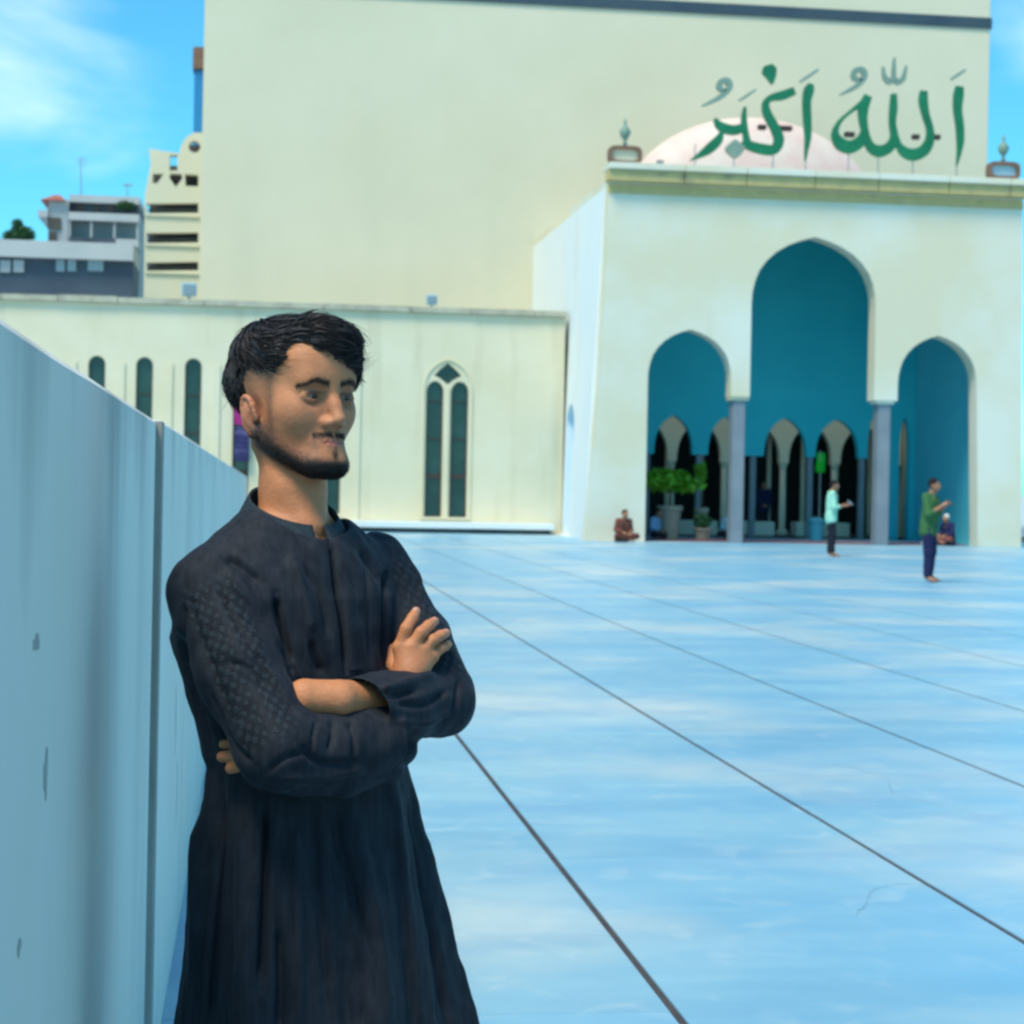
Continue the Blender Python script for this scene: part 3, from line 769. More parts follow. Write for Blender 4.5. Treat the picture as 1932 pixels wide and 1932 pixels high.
# ------------------------------------------------------------------ sculpting kit: distance fields on a grid, meshed as one surface
def smin(a, b, k):
    if k <= 0: return np.minimum(a, b)
    h = np.clip(.5 + .5 * (b - a) / k, 0, 1)
    return b * (1 - h) + a * h - k * h * (1 - h)
class Field:
    def __init__(self, xs, ys, zs):
        self.g = [np.asarray(a, np.float32) for a in (xs, ys, zs)]
        self.d = np.full([len(a) for a in self.g], .5, np.float32)
    def _sl(self, lo, hi):
        s = []
        for a, l, h in zip(self.g, lo, hi):
            i, j = np.searchsorted(a, l), np.searchsorted(a, h)
            s.append(slice(max(0, i - 1), min(len(a), j + 1)))
        return tuple(s)
    def apply(self, fn, lo, hi, k=.01, sub=False):
        s = self._sl(lo, hi)
        X, Y, Z = (self.g[0][s[0]][:, None, None], self.g[1][s[1]][None, :, None], self.g[2][s[2]][None, None, :])
        if 0 in self.d[s].shape: return
        v = fn(X, Y, Z).astype(np.float32)
        self.d[s] = -smin(-self.d[s], v, k) if sub else smin(self.d[s], v, k)
    def cone(self, a, b, ra, rb, k=.01, sub=False, pad=.04):
        a, b = np.asarray(a, float), np.asarray(b, float)
        ab = b - a; L = ab @ ab + 1e-12
        m = max(ra, rb) + pad + k
        def fn(X, Y, Z):
            t = np.clip(((X - a[0]) * ab[0] + (Y - a[1]) * ab[1] + (Z - a[2]) * ab[2]) / L, 0, 1)
            return np.sqrt((X - a[0] - t * ab[0]) ** 2 + (Y - a[1] - t * ab[1]) ** 2 + (Z - a[2] - t * ab[2]) ** 2) - (ra + (rb - ra) * t)
        self.apply(fn, np.minimum(a, b) - m, np.maximum(a, b) + m, k, sub)
    def ell(self, c, r, R=None, k=.01, sub=False, pad=.04):
        c, r = np.asarray(c, float), np.asarray(r, float)
        m = r.max() + pad + k
        def fn(X, Y, Z):
            x, y, z = X - c[0], Y - c[1], Z - c[2]
            if R is not None: x, y, z = (R[0, j] * x + R[1, j] * y + R[2, j] * z for j in range(3))
            q = np.sqrt((x / r[0]) ** 2 + (y / r[1]) ** 2 + (z / r[2]) ** 2)
            return (q - 1) * r.min() if r.max() / r.min() > 2.5 else q * (q - 1) / (np.sqrt((x / r[0] ** 2) ** 2 + (y / r[1] ** 2) ** 2 + (z / r[2] ** 2) ** 2) + 1e-6)
        self.apply(fn, c - m, c + m, k, sub)
    def chain(self, pts, rads, k=.01, sub=False):
        for i in range(len(pts) - 1): self.cone(pts[i], pts[i + 1], rads[i], rads[i + 1], k, sub)
    def mesh(self):
        d = self.d; n0, n1, n2 = d.shape
        s = d < 0
        cnt = np.zeros((n0 - 1, n1 - 1, n2 - 1), np.uint8)
        corner = [(i, j, k) for i in (0, 1) for j in (0, 1) for k in (0, 1)]
        for i, j, k in corner: cnt += s[i:n0 - 1 + i, j:n1 - 1 + j, k:n2 - 1 + k]
        act = np.argwhere((cnt > 0) & (cnt < 8))
        idx = np.full(cnt.shape, -1, np.int32)
        I, J, K = act.T
        idx[I, J, K] = np.arange(len(act))
        acc = np.zeros((len(act), 3)); num = np.zeros(len(act))
        for c0 in corner:
            for ax in range(3):
                if c0[ax]: continue
                c1 = list(c0); c1[ax] = 1
                a = d[I + c0[0], J + c0[1], K + c0[2]]; b = d[I + c1[0], J + c1[1], K + c1[2]]
                m = (a < 0) != (b < 0)
                t = np.where(m, a / (a - b + 1e-12), 0)
                p0 = np.stack([self.g[q][(I, J, K)[q] + c0[q]] for q in range(3)], 1).astype(float)
                p1 = np.stack([self.g[q][(I, J, K)[q] + c1[q]] for q in range(3)], 1).astype(float)
                acc += np.where(m[:, None], p0 + (p1 - p0) * t[:, None], 0); num += m
        V = acc / np.maximum(num, 1)[:, None]
        quads = []
        for ax in range(3):
            o1, o2 = (ax + 1) % 3, (ax + 2) % 3
            sl0 = [slice(None)] * 3; sl1 = [slice(None)] * 3
            sl0[ax] = slice(0, -1); sl1[ax] = slice(1, None)
            for q in (o1, o2): sl0[q] = slice(1, -1); sl1[q] = slice(1, -1)
            A, B = s[tuple(sl0)], s[tuple(sl1)]
            e = np.argwhere(A != B)
            fl = A[tuple(e.T)]
            for q in (o1, o2): e[:, q] += 1
            def cell(d1, d2):
                c = e.copy(); c[:, o1] -= d1; c[:, o2] -= d2
                return idx[c[:, 0], c[:, 1], c[:, 2]]
            Q = np.stack([cell(1, 1), cell(0, 1), cell(0, 0), cell(1, 0)], 1)
            Q[~fl] = Q[~fl][:, ::-1]
            quads.append(Q)
        Q = np.concatenate(quads); Q = Q[(Q >= 0).all(1)]
        return V, Q
def vert_normals(V, Q):
    fn = np.cross(V[Q[:, 2]] - V[Q[:, 0]], V[Q[:, 3]] - V[Q[:, 1]])
    N = np.zeros_like(V)
    for j in range(4):
        for c in range(3): N[:, c] += np.bincount(Q[:, j], fn[:, c], len(V))
    return N / (np.linalg.norm(N, axis=1)[:, None] + 1e-12)
def relax(V, Q, n=2, w=.5):
    e = np.concatenate([Q[:, [0, 1]], Q[:, [1, 2]], Q[:, [2, 3]], Q[:, [3, 0]]])
    deg = np.bincount(e[:, 0], minlength=len(V)) + np.bincount(e[:, 1], minlength=len(V))
    for _ in range(n):
        S = np.zeros_like(V)
        for c in range(3): S[:, c] = np.bincount(e[:, 0], V[e[:, 1], c], len(V)) + np.bincount(e[:, 1], V[e[:, 0], c], len(V))
        V = V * (1 - w) + w * S / np.maximum(deg, 1)[:, None]
    return V
def np_mesh(V, Q, colour=None, extra=None):
    me = bpy.data.meshes.new('m')
    k = Q.shape[1]
    me.vertices.add(len(V)); me.vertices.foreach_set('co', V.astype(np.float32).ravel())
    me.loops.add(Q.size); me.loops.foreach_set('vertex_index', Q.astype(np.int32).ravel())
    me.polygons.add(len(Q)); me.polygons.foreach_set('loop_start', np.arange(0, Q.size, k, dtype=np.int32))
    me.polygons.foreach_set('use_smooth', np.ones(len(Q), bool))
    me.update(calc_edges=True)
    if colour is not None:
        a = me.color_attributes.new('Col', 'FLOAT_COLOR', 'POINT')
        a.data.foreach_set('color', np.concatenate([colour, np.ones((len(V), 1))], 1).astype(np.float32).ravel())
    for nm, arr in (extra or {}).items():
        a = me.attributes.new(nm, 'FLOAT', 'POINT'); a.data.foreach_set('value', arr.astype(np.float32))
    return me
def sstep(a, b, x):
    t = np.clip((x - a) / (b - a), 0, 1); return t * t * (3 - 2 * t)
def noise3(P, f, seed=0):
    """cheap smooth value noise in numpy"""
    q = P * f; i = np.floor(q).astype(np.int64); u = q - i; u = u * u * (3 - 2 * u)
    def h(a, b, c):
        n = (a * 374761393 + b * 668265263 + c * 2147483647 + seed * 144665) & 0xffffffff
        n = ((n ^ (n >> 13)) * 1274126177) & 0xffffffff
        return ((n ^ (n >> 16)) & 0xffff) / 65535.0
    r = 0
    for a in (0, 1):
        for b in (0, 1):
            for c in (0, 1):
                r = r + h(i[:, 0] + a, i[:, 1] + b, i[:, 2] + c) * (u[:, 0] if a else 1 - u[:, 0]) * (u[:, 1] if b else 1 - u[:, 1]) * (u[:, 2] if c else 1 - u[:, 2])
    return r
def axis(*spans):
    """grid lines: (from, to, step) spans joined"""
    out = []
    for a, b, st in spans: out += list(np.arange(a, b - st * .25, st))
    out.append(spans[-1][1])
    return np.array(out)

# ------------------------------------------------------------------ the man in the foreground
MD = 3.03                                              # distance from the camera
S0 = (555 - 966) / 3600 * MD
FW = np.array([math.sin(YAW), math.cos(YAW)]); RT = np.array([math.cos(YAW), -math.sin(YAW)])
man_loc = FW * MD + RT * S0
man = tag(empty('person', (man_loc[0], man_loc[1], 0), -YAW), 'young bearded man in dark navy kurta standing with arms crossed by the wall', 'person')
def mp(px, py, w=0.0):
    """man-frame point: px, py on a life drawing of the pose (1190 units per metre), w metres towards the viewer"""
    dep = MD - w
    xc, yc = (px - 966) / 3600 * dep, -(py - 914.5) / 3600 * dep
    return np.array([xc * math.cos(ROLL) - yc * math.sin(ROLL) - S0, -w, EYE + xc * math.sin(ROLL) + yc * math.cos(ROLL)])
def to_px(V):
    dep = MD + V[:, 1]
    s, z = V[:, 0] + S0, V[:, 2] - EYE
    xc, yc = s * math.cos(ROLL) + z * math.sin(ROLL), -s * math.sin(ROLL) + z * math.cos(ROLL)
    return 966 + 3600 * xc / dep, 914.5 - 3600 * yc / dep
TH = math.radians(40)
eX = np.array([math.cos(TH), math.sin(TH), 0]); eF = np.array([math.sin(TH), -math.cos(TH), 0]); eZ = np.array([0, 0, 1.])
def body_pt(X, Fw, Z): return eX * X + eF * Fw + eZ * Z
HY = math.radians(43)
hX = np.array([math.cos(HY), math.sin(HY), 0]); hF = np.array([math.sin(HY), -math.cos(HY), 0])
HR = np.stack([hX, hF, eZ], 1)
# small nod and tilt of the head
tl = math.radians(-2.0)
HC = mp(561, 752, .0)
def hp(x, y, z): return HC + hX * x + hF * y + eZ * z

# joints
r_sh, r_el, r_wr = mp(396, 1112, .10), mp(522, 1424, .235), mp(768, 1296, .045)
l_sh, l_el, l_wr = mp(708, 1066, -.12), mp(828, 1322, -.03), mp(640, 1318, .175)

# --- skin: one continuous body
bx = Field(axis((-.26, .36, .0021)), axis((-.30, .26, .0023)), axis((-.01, .06, .004), (.06, .9, .016), (.9, 1.02, .006), (1.02, 1.30, .0021), (1.30, 1.42, .004), (1.42, 1.72, .00185)))
# trunk and legs
for z, a, b, c in ((.95, .115, .085, .036), (1.08, .125, .085, .01), (1.22, .14, .09, 0), (1.30, .12, .075, 0)):
    bx.ell(body_pt(0, 0, z) + np.array([c, 0, 0]), (a, b, .11), HR, k=.04)
for sx in (-1, 1):
    LG = np.array([.05, 0, 0])
    bx.chain([body_pt(.06 * sx, 0, .90) + LG * .9, body_pt(.08 * sx, .01, .5) + LG, body_pt(.09 * sx, -.02, .1) + LG], [.070, .052, .042], k=.03)
    bx.chain([body_pt(.095 * sx, -.03, .05) + LG, body_pt(.1 * sx, .09, .035) + LG, body_pt(.105 * sx, .16, .024) + LG], [.04, .034, .022], k=.02)
    for t in range(5):
        bx.cone(body_pt((.085 + .009 * t) * sx, .15, .022) + LG, body_pt((.08 + .012 * t) * sx, .195 - .008 * t, .014) + LG, .012, .01, k=.006)
    bx.cone(body_pt(.04 * sx, 0, 1.32), body_pt(.14 * sx, 0, 1.27), .045, .042, k=.02)
# arms
bx.chain([r_sh, r_el, r_wr], [.044, .034, .027], k=.003)
bx.chain([l_sh, l_el, l_wr], [.042, .034, .0280], k=.003)
# right hand lying on the left upper arm
pal = mp(776, 1252, .045)
bx.chain([r_wr, mp(772, 1272, .05)], [.026, .027], k=.012)
kn = [mp(754, 1222, .045), mp(776, 1222, .048), mp(797, 1228, .042), mp(814, 1238, .032)]
for q in kn: bx.cone(mp(775, 1268, .045), q, .021, .0125, k=.012)
fing = [[kn[0], mp(766, 1186, .046), mp(778, 1166, .030), mp(785, 1153, .014)],
        [kn[1], mp(794, 1194, .045), mp(809, 1180, .026), mp(820, 1172, .004)],
        [kn[2], mp(816, 1208, .036), mp(831, 1199, .018), mp(842, 1194, -.006)],
        [kn[3], mp(829, 1225, .022), mp(840, 1219, .006), mp(846, 1215, -.014)]]
for fg, r in zip(fing, (.0092, .0094, .0090, .0081)):
    bx.chain(fg, [r * 1.12, r * 1.02, r * .95, r * .78], k=.003)
bx.chain([mp(760, 1275, .03), mp(742, 1255, .01), mp(740, 1225, -.005)], [.014, .011, .009], k=.006)       # thumb tucked against the chest
# left hand tucked under the right arm, fingertips showing behind it
bx.chain([l_wr, mp(575, 1316, .19), mp(520, 1375, .16)], [.0280, .0275, .026], k=.003)
for tip, mid, r in ((mp(421, 1404, .150), mp(452, 1404, .156), .0082), (mp(419, 1428, .160), mp(455, 1425, .166), .0100), (mp(434, 1450, .166), mp(468, 1440, .172), .0098)):
    bx.chain([mp(515, 1385, .165), mid, tip], [.014, r * 1.08, r * .85], k=.003)
# neck and head
for sx in (-1, 1): bx.cone(hp(.048 * sx, -.030, -.075), mp(590, 995, .035) + hX * .010 * sx, .013, .009, k=.022)
bx.chain([hp(0, -.026, -.05), mp(551, 925, -.005), mp(552, 990, -.01)], [.050, .0485, .053], k=.02)
bx.cone(hp(.022, .012, -.115), mp(578, 985, .03), .012, .010, k=.03)                                          # throat
bx.ell(hp(0, -.014, .036), (.0765, .096, .083), HR, k=.01)
bx.ell(hp(0, .026, -.028), (.0615, .066, .080), HR, k=.03)
for sx in (-1, 1):
    bx.cone(hp(.053 * sx, -.010, -.055), hp(.024 * sx, .068, -.103), .017, .016, k=.03)
    bx.ell(hp(.043 * sx, .050, -.022), (.021, .026, .024), HR, k=.035)
bx.cone(hp(-.013, .083, -.102), hp(.013, .083, -.102), .0195, .0195, k=.025)
bx.cone(hp(-.036, .076, .024), hp(.036, .076, .024), .0135, .0135, k=.018)
bx.ell(hp(0, .062, .055), (.058, .032, .045), HR, k=.03)
for sx in (-1, 1): bx.ell(hp(.032 * sx, .099, .0), (.019, .018, .014), HR, k=.014, sub=True)
bx.chain([hp(0, .083, .018), hp(0, .097, -.012), hp(0, .108, -.034)], [.0085, .0082, .0108], k=.012)
for sx in (-1, 1): bx.ell(hp(.0125 * sx, .094, -.040), (.009, .012, .0085), HR, k=.008)
for sx in (-1, 1): bx.ell(hp(.0068 * sx, .102, -.0475), (.0038, .0055, .0035), HR, k=.002, sub=True, pad=.01)
bx.ell(hp(0, .078, -.072), (.028, .020, .022), HR, k=.016)                                                     # muzzle
for sx in (-1, 1):
    bx.cone(hp(.019 * sx, .086, -.0660), hp(.004 * sx, .0950, -.0650), .0030, .0046, k=.004)                   # upper lip
    bx.cone(hp(.018 * sx, .086, -.0690), hp(0, .0940, -.0765), .0030, .0056, k=.004)                           # lower lip
bx.cone(hp(-.015, .0945, -.0705), hp(.015, .0945, -.0705), .0012, .0012, k=.002, sub=True, pad=.01)
for sx in (-1, 1):                                                                                            # eyelids around the eyeball
    e = lambda a, rr=1.0: hp(sx * .032 + .0155 * math.cos(a) * rr, .0832 - .0045 * math.cos(a) ** 2, .0005 + (.0064 if math.sin(a) > 0 else .0068) * math.sin(a))
    up_ = [e(a) for a in np.linspace(.1, math.pi - .1, 7)]; dn = [e(a) for a in np.linspace(math.pi + .15, 2 * math.pi - .15, 7)]
    bx.chain(up_, [.0036] * 7, k=.003); bx.chain(dn, [.0032] * 7, k=.004)
# ears
for sx in (-1, 1):
    tilt = Matrix.Rotation(math.radians(24 * sx), 3, 'Z')
    ER = HR @ np.array(tilt)
    bx.ell(hp(.0795 * sx, -.016, -.030), (.0050, .0150, .029), ER, k=.006)
    hel = [hp((.080 + .004 * math.sin(a)) * sx, -.018 + .0165 * math.cos(a) * .95 - .004 * math.sin(a), -.030 + .030 * math.sin(a)) for a in np.linspace(-.2, 3.9, 12)]
    bx.chain(hel, [.0030] + [.0036] * 9 + [.004, .0045], k=.003)
    bx.chain([hp(.083 * sx, -.020, -.018), hp(.0835 * sx, -.022, -.034), hp(.081 * sx, -.014, -.046)], [.0028, .003, .003], k=.003)
    bx.ell(hp(.084 * sx, -.009, -.032), (.0040, .0050, .009), ER, k=.003, sub=True)
    bx.ell(hp(.077 * sx, -.010, -.056), (.0060, .008, .010), ER, k=.006)
    bx.ell(hp(.078 * sx, -.001, -.034), (.004, .0045, .007), ER, k=.004)
V, Q = bx.mesh()
V = relax(V, Q, 2, .4)
# skin colouring: lips, brows, stubble, faded sides, with eye-socket shade painted in
H = (V - HC) @ HR
hx_, hy_, hz_ = H.T
head = (V[:, 2] > 1.40) & (hy_ > -.2)
SK = np.array([.57, .225, .098])
C = np.tile(SK, (len(V), 1))
C *= (1 + .10 * (noise3(V, 60, 1) - .5) + .12 * (noise3(V, 18, 2) - .5))[:, None]
def blend(mask, colour):
    global C
    C = C * (1 - mask[:, None]) + np.array(colour) * mask[:, None]
red = np.exp(-(((np.abs(hx_) - .042) / .022) ** 2 + ((hz_ + .03) / .02) ** 2)) * (hy_ > .03)
blend(.28 * red, (.50, .20, .12))
blend(.55 * np.exp(-((hx_ / .016) ** 2 + ((hz_ + .036) / .014) ** 2)) * (hy_ > .085), (.50, .22, .13))
earm = (np.abs(hx_) > .070) & (np.abs(hy_ + .015) < .03) & (np.abs(hz_ + .030) < .040)
blend(.5 * earm, (.50, .18, .10))
lip = (hy_ > .078) & (np.abs(hx_) < .0225)
lip_m = np.clip(1 - ((hx_ / .0205) ** 2 + ((hz_ + .0712) / (.0100 - .004 * np.abs(hx_) / .02)) ** 2), 0, 1) ** .5 * lip
blend(.9 * lip_m, (.52, .155, .115))
blend(np.exp(-((hz_ + .0705) / .0012) ** 2) * lip * .6, (.16, .05, .05))
grain = .75 + .5 * noise3(V, 420, 3)
# beard: jaw edge and chin dense, cheeks fading up, thin moustache, chin strip
z_jaw = -.072 - .047 * np.clip((hy_ + .012) / .08, -.3, 1.1)
on_jaw = sstep(-.020, -.006, hz_ - z_jaw) * sstep(-.030, .0, hy_)
up_edge = -.014 - .042 * sstep(-.01, .055, hy_)
den = sstep(-.2, 1.0, (up_edge - hz_) / .045)
clear = np.exp(-((hx_ / .034) ** 2 + ((hz_ + .082) / .019) ** 2)) * sstep(.045, .06, hy_)
jawd = np.clip(den * on_jaw * (1 - .97 * np.clip(clear * 1.5, 0, 1)), 0, 1)
blend(np.clip(.95 * jawd * grain * head, 0, .95), (.036, .025, .019))
edge = np.exp(-((hz_ - z_jaw - .005) / .015) ** 2) * sstep(-.015, .03, hy_) * on_jaw
blend(np.clip(.72 * edge * (.7 + .4 * grain) * head, 0, .92), (.016, .012, .011))
chin = sstep(-.096, -.107, hz_) * sstep(.035, .06, hy_) * on_jaw
blend(.96 * chin * head, (.012, .010, .010))
side = np.exp(-((hy_ - .022) / .011) ** 2) * sstep(.05, .02, hz_) * sstep(-.085, -.05, hz_) * sstep(.04, .055, np.abs(hx_))
blend(.55 * side * grain, (.045, .034, .028))
mst = np.exp(-((hz_ + .0585 + .10 * np.abs(hx_) * .35) / .0052) ** 2) * (np.abs(hx_) < .031) * (hy_ > .06) * (np.abs(hx_) > .002)
blend(np.clip(.80 * mst * grain, 0, .9), (.03, .022, .02))
crn = np.exp(-(((np.abs(hx_) - .029) / .006) ** 2 + ((hz_ + .074) / .012) ** 2)) * (hy_ > .05)
blend(.42 * crn * grain, (.05, .035, .03))
soul = np.exp(-((hx_ / .006) ** 2 + ((hz_ + .090) / .009) ** 2)) * (hy_ > .06)
blend(.9 * soul, (.02, .015, .015))
brow_z = .0205 + .0045 * sstep(.008, .034, np.abs(hx_)) - .009 * sstep(.034, .056, np.abs(hx_))
brow = np.exp(-((hz_ - brow_z) / (.0052 - .05 * np.clip(np.abs(hx_) - .03, 0, .03))) ** 2) * (np.abs(hx_) > .010) * (np.abs(hx_) < .056) * (hy_ > .03)
blend(np.clip(.72 * brow * (.7 + .6 * grain), 0, .85), (.018, .013, .012))
lash = np.exp(-((hz_ - .0065) / .0022) ** 2) * np.exp(-((np.abs(hx_) - .032) / .014) ** 4) * (hy_ > .076)
blend(.9 * lash, (.03, .02, .018))
socket_shade = np.exp(-(((np.abs(hx_) - .032) / .02) ** 2 + ((hz_ + .002) / .014) ** 2)) * (hy_ > .06)  # shade of the eye sockets painted into the skin
blend(.70 * socket_shade, (.19, .075, .045))
fade = sstep(-.004, .045, hz_) * sstep(.045, .005, hy_) * sstep(.02, .04, np.abs(hx_)) + sstep(-.02, .02, hz_) * (hy_ < -.05)
fade = np.clip(fade + .9 * sstep(-.075, -.02, hz_) * (hy_ < -.045), 0, 1) * (~earm)
blend(np.clip(.62 * fade * grain * head, 0, .85), (.075, .052, .036))
for q in kn + [fg[1] for fg in fing] + [fg[2] for fg in fing]:
    d2 = ((V - q) ** 2).sum(1)
    blend(.40 * np.exp(-d2 / .0075 ** 2), (.34, .125, .062))
for fg in fing:
    blend(.45 * np.exp(-((V - fg[3]) ** 2).sum(1) / .008 ** 2), (.66, .33, .24))
hand_m = np.exp(-((V - mp(762, 1256, .06)) ** 2).sum(1) / .022 ** 2)
blend(.45 * hand_m, (.34, .12, .06))
blend(.25 * np.clip(noise3(V, 34, 21) * 2 - 1, 0, 1) * (V[:, 2] < 1.35), (.36, .14, .075))
M['skin'] = mat('brown_skin', (.5, .3, .2), (.86, .84, .82), rough=.56, scale=40, attr='Col', lo=.4, hi=.8, bump=.12, bump_scale=160, spec=.42, sss=.22)
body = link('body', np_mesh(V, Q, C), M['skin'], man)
NB = vert_normals(V, Q)
def fine_hairs(name, prob, count, length, rad, drift, seed):
    g = np.random.default_rng(seed)
    p_ = np.clip(prob, 0, None) * head; p_ = p_ / p_.sum()
    v, f = [], []
    for i in g.choice(len(V), count, p=p_):
        p = V[i] + g.normal(size=3) * .0006; d = NB[i] * g.uniform(.25, .6) + drift(H[i]) + g.normal(size=3) * .22
        d = d / np.linalg.norm(d); L = length * g.uniform(.5, 1.25)
        tube_data([p - d * .0006, p + d * L * .5, p + d * L - eZ * L * .15], [rad, rad * .8, rad * .25], 3, v, f)
    return v, f
M['beard'] = mat('beard_hair', (.012, .010, .010), (.03, .02, .016), rough=.6, scale=60, spec=.25)
v1, f1 = fine_hairs('beard', (edge ** 1.5 + chin + .10 * jawd ** 2 + .5 * soul) * (NB[:, 1] < .3), 3000, .0030, .00024, lambda h: -eZ * .7 + hF * .35, 31)
tag(link('beard', pydata(v1, f1), M['beard'], man, smooth=True), kind='stuff')
v1, f1 = fine_hairs('moustache', mst ** 1.5, 520, .0026, .00022, lambda h: -eZ * .6 + hX * (.8 if h[0] > 0 else -.8), 32)
tag(link('moustache', pydata(v1, f1), M['beard'], man, smooth=True), kind='stuff')
v1, f1 = fine_hairs('eyebrows', brow ** 2, 420, .0042, .00024, lambda h: eZ * .25 + hX * (1.0 if h[0] > 0 else -1.0), 33)
tag(link('eyebrows', pydata(v1, f1), M['beard'], man, smooth=True), kind='stuff')

# nails
M['nail'] = mat('nail', (.58, .34, .27), None, rough=.3)
for fg in fing:
    d_ = fg[3] - fg[2]; d_ = d_ / np.linalg.norm(d_)
    c = fg[3] + np.array([0, -.0068, .0022]) - d_ * .003
    me = lathe([(.0005, -.0005), (.0036, 0), (.0046, .0006), (.003, .0013), (.0004, .0015)], 10)
    o = link('nail', me, M['nail'], man, smooth=True)
    zax = Vector((0.1, -1, .35)).normalized(); xax = Vector(d_).cross(zax).normalized()
    o.matrix_local = Matrix.Translation(Vector(c)) @ Matrix((xax, zax.cross(xax), zax)).transposed().to_4x4() @ Matrix.Diagonal((1, 1.3, 1, 1))

# eyes
def eye_mat():
    m = mat('eye', (.5, .5, .5), None, rough=.12, spec=.6, attr='Col'); return m
M['eye'] = eye_mat()
for sx in (-1, 1):
    R_ = .0122
    n1, n2 = 40, 28
    v, f, c = [], [], []
    for i in range(n2 + 1):
        a = math.pi * i / n2
        for j in range(n1):
            b = 2 * math.pi * j / n1
            v.append((R_ * math.sin(a) * math.cos(b), R_ * math.sin(a) * math.sin(b), R_ * math.cos(a)))
            r_ = R_ * math.sin(a)
            c.append((.008, .006, .006) if a < .5 and r_ < .0028 else (.030, .017, .011) if a < 1 and r_ < .0062 else (.20, .155, .135))
    for i in range(n2):
        for j in range(n1): f.append((i * n1 + j, (i + 1) * n1 + j, (i + 1) * n1 + (j + 1) % n1, i * n1 + (j + 1) % n1))
    o = link('eye', np_mesh(np.array(v), np.array(f), np.array(c)), M['eye'], man)
    gaze = Vector(hF * 1.0 + hX * .12 + eZ * .02)
    o.matrix_local = Matrix.Translation(Vector(hp(.032 * sx, .0738, .0008))) @ gaze.to_track_quat('Z', 'Y').to_matrix().to_4x4()

# --- hair: swept top mass plus strands
hf = Field(axis((HC[0] - .15, HC[0] + .15, .0028)), axis((HC[1] - .15, HC[1] + .15, .0028)), axis((HC[2] - .06, HC[2] + .16, .0028)))
hf.ell(hp(0, -.022, .073), (.085, .099, .056), HR, k=.01)
hf.ell(hp(.010, .042, .090), (.066, .053, .037), HR, k=.02)
hf.ell(hp(.040, .056, .078), (.036, .036, .036), HR, k=.02)
hf.ell(hp(.052, .064, .046), (.017, .020, .034), HR, k=.016)
hf.ell(hp(-.005, -.080, .042), (.073, .037, .058), HR, k=.02)
hf.ell(hp(-.036, -.068, .026), (.044, .038, .046), HR, k=.015)
hf.ell(hp(-.044, .012, .062), (.038, .044, .028), HR, k=.015)
hf.ell(hp(.024, .072, .066), (.026, .018, .025), HR, k=.014)
hf.ell(hp(.000, .070, .084), (.030, .018, .020), HR, k=.014)
VH, QH = hf.mesh()
NH = vert_normals(VH, QH)
HH = (VH - HC) @ HR
ang = np.arctan2(HH[:, 0] + .02, HH[:, 1] + .04)
VH = VH + NH * (.0014 * np.sin(ang * 24 + 6 * noise3(VH, 16, 5)) * (.4 + noise3(VH, 40, 6)) + .013 * (noise3(VH, 15, 7) - .5))[:, None]
M['hair'] = mat('black_hair', (.012, .010, .011), (.030, .022, .022), rough=.5, scale=30, stretch=(1, 1, 1), spec=.35, bump=.2, bump_scale=120)
hair = link('hair', np_mesh(VH, QH), M['hair'], man)
# strands follow the sweep: from the crown forwards and towards his left, edges ragged
NH = vert_normals(VH, QH)
crown = hp(-.035, -.060, .12)
v, f = [], []
g = np.random.default_rng(11)
pick = g.choice(len(VH), 6500, replace=False)
for i in pick:
    p, n_ = VH[i], NH[i]
    hz0 = HH[i, 2]
    d = p - crown
    fr = float(sstep(-.05, .03, np.array(HH[i, 1])))
    d = d / (np.linalg.norm(d) + 1e-9) * (1 - .8 * fr) + (hX * .75 + hF * .55) * fr - eZ * .5 * fr * (HH[i, 0] > .03)
    d = d - n_ * (d @ n_)
    if HH[i, 1] < -.06: d = d - eZ * 1.2
    d = d / (np.linalg.norm(d) + 1e-9)
    d = d + g.normal(size=3) * .07
    L = g.uniform(.022, .055) * (.45 if hz0 < .035 else 1) * (.5 if HH[i, 0] > .03 and HH[i, 1] > .0 else 1)
    pts, rad = [], []
    for t in np.linspace(0, 1, 5):
        q = p + d * L * t + n_ * (.0002 + .0012 * math.sin(t * 3.0)) - n_ * (L * L * t * t / .16) - n_ * .001 * t
        pts.append(q); rad.append(.00065 * (1 - .75 * t))
    tube_data(pts, rad, 3, v, f)
# thicker locks give the sweep its layered look
for i in g.choice(len(VH), 420, replace=False):
    p, n_ = VH[i], NH[i]
    if HH[i, 2] < .035: continue
    fr = float(sstep(-.05, .03, np.array(HH[i, 1])))
    d = p - crown; d = d / (np.linalg.norm(d) + 1e-9) * (1 - .8 * fr) + (hX * .75 + hF * .45) * fr
    d = d - n_ * (d @ n_); d = d / (np.linalg.norm(d) + 1e-9)
    d = d + g.normal(size=3) * .10; L = g.uniform(.028, .052) * (.6 if HH[i, 0] > .03 and HH[i, 1] > 0 else 1)
    side_ = np.cross(d, n_); bend = g.uniform(-.006, .006)
    pts = [p + d * L * (t - .4) + n_ * (.0016 - (t - .4) ** 2 * L * L / .15) + side_ * bend * math.sin(t * 3) for t in np.linspace(0, 1, 8)]
    tube_data(pts, [.0004, .0014, .0021, .0024, .0023, .0018, .0011, .0003], 5, v, f)
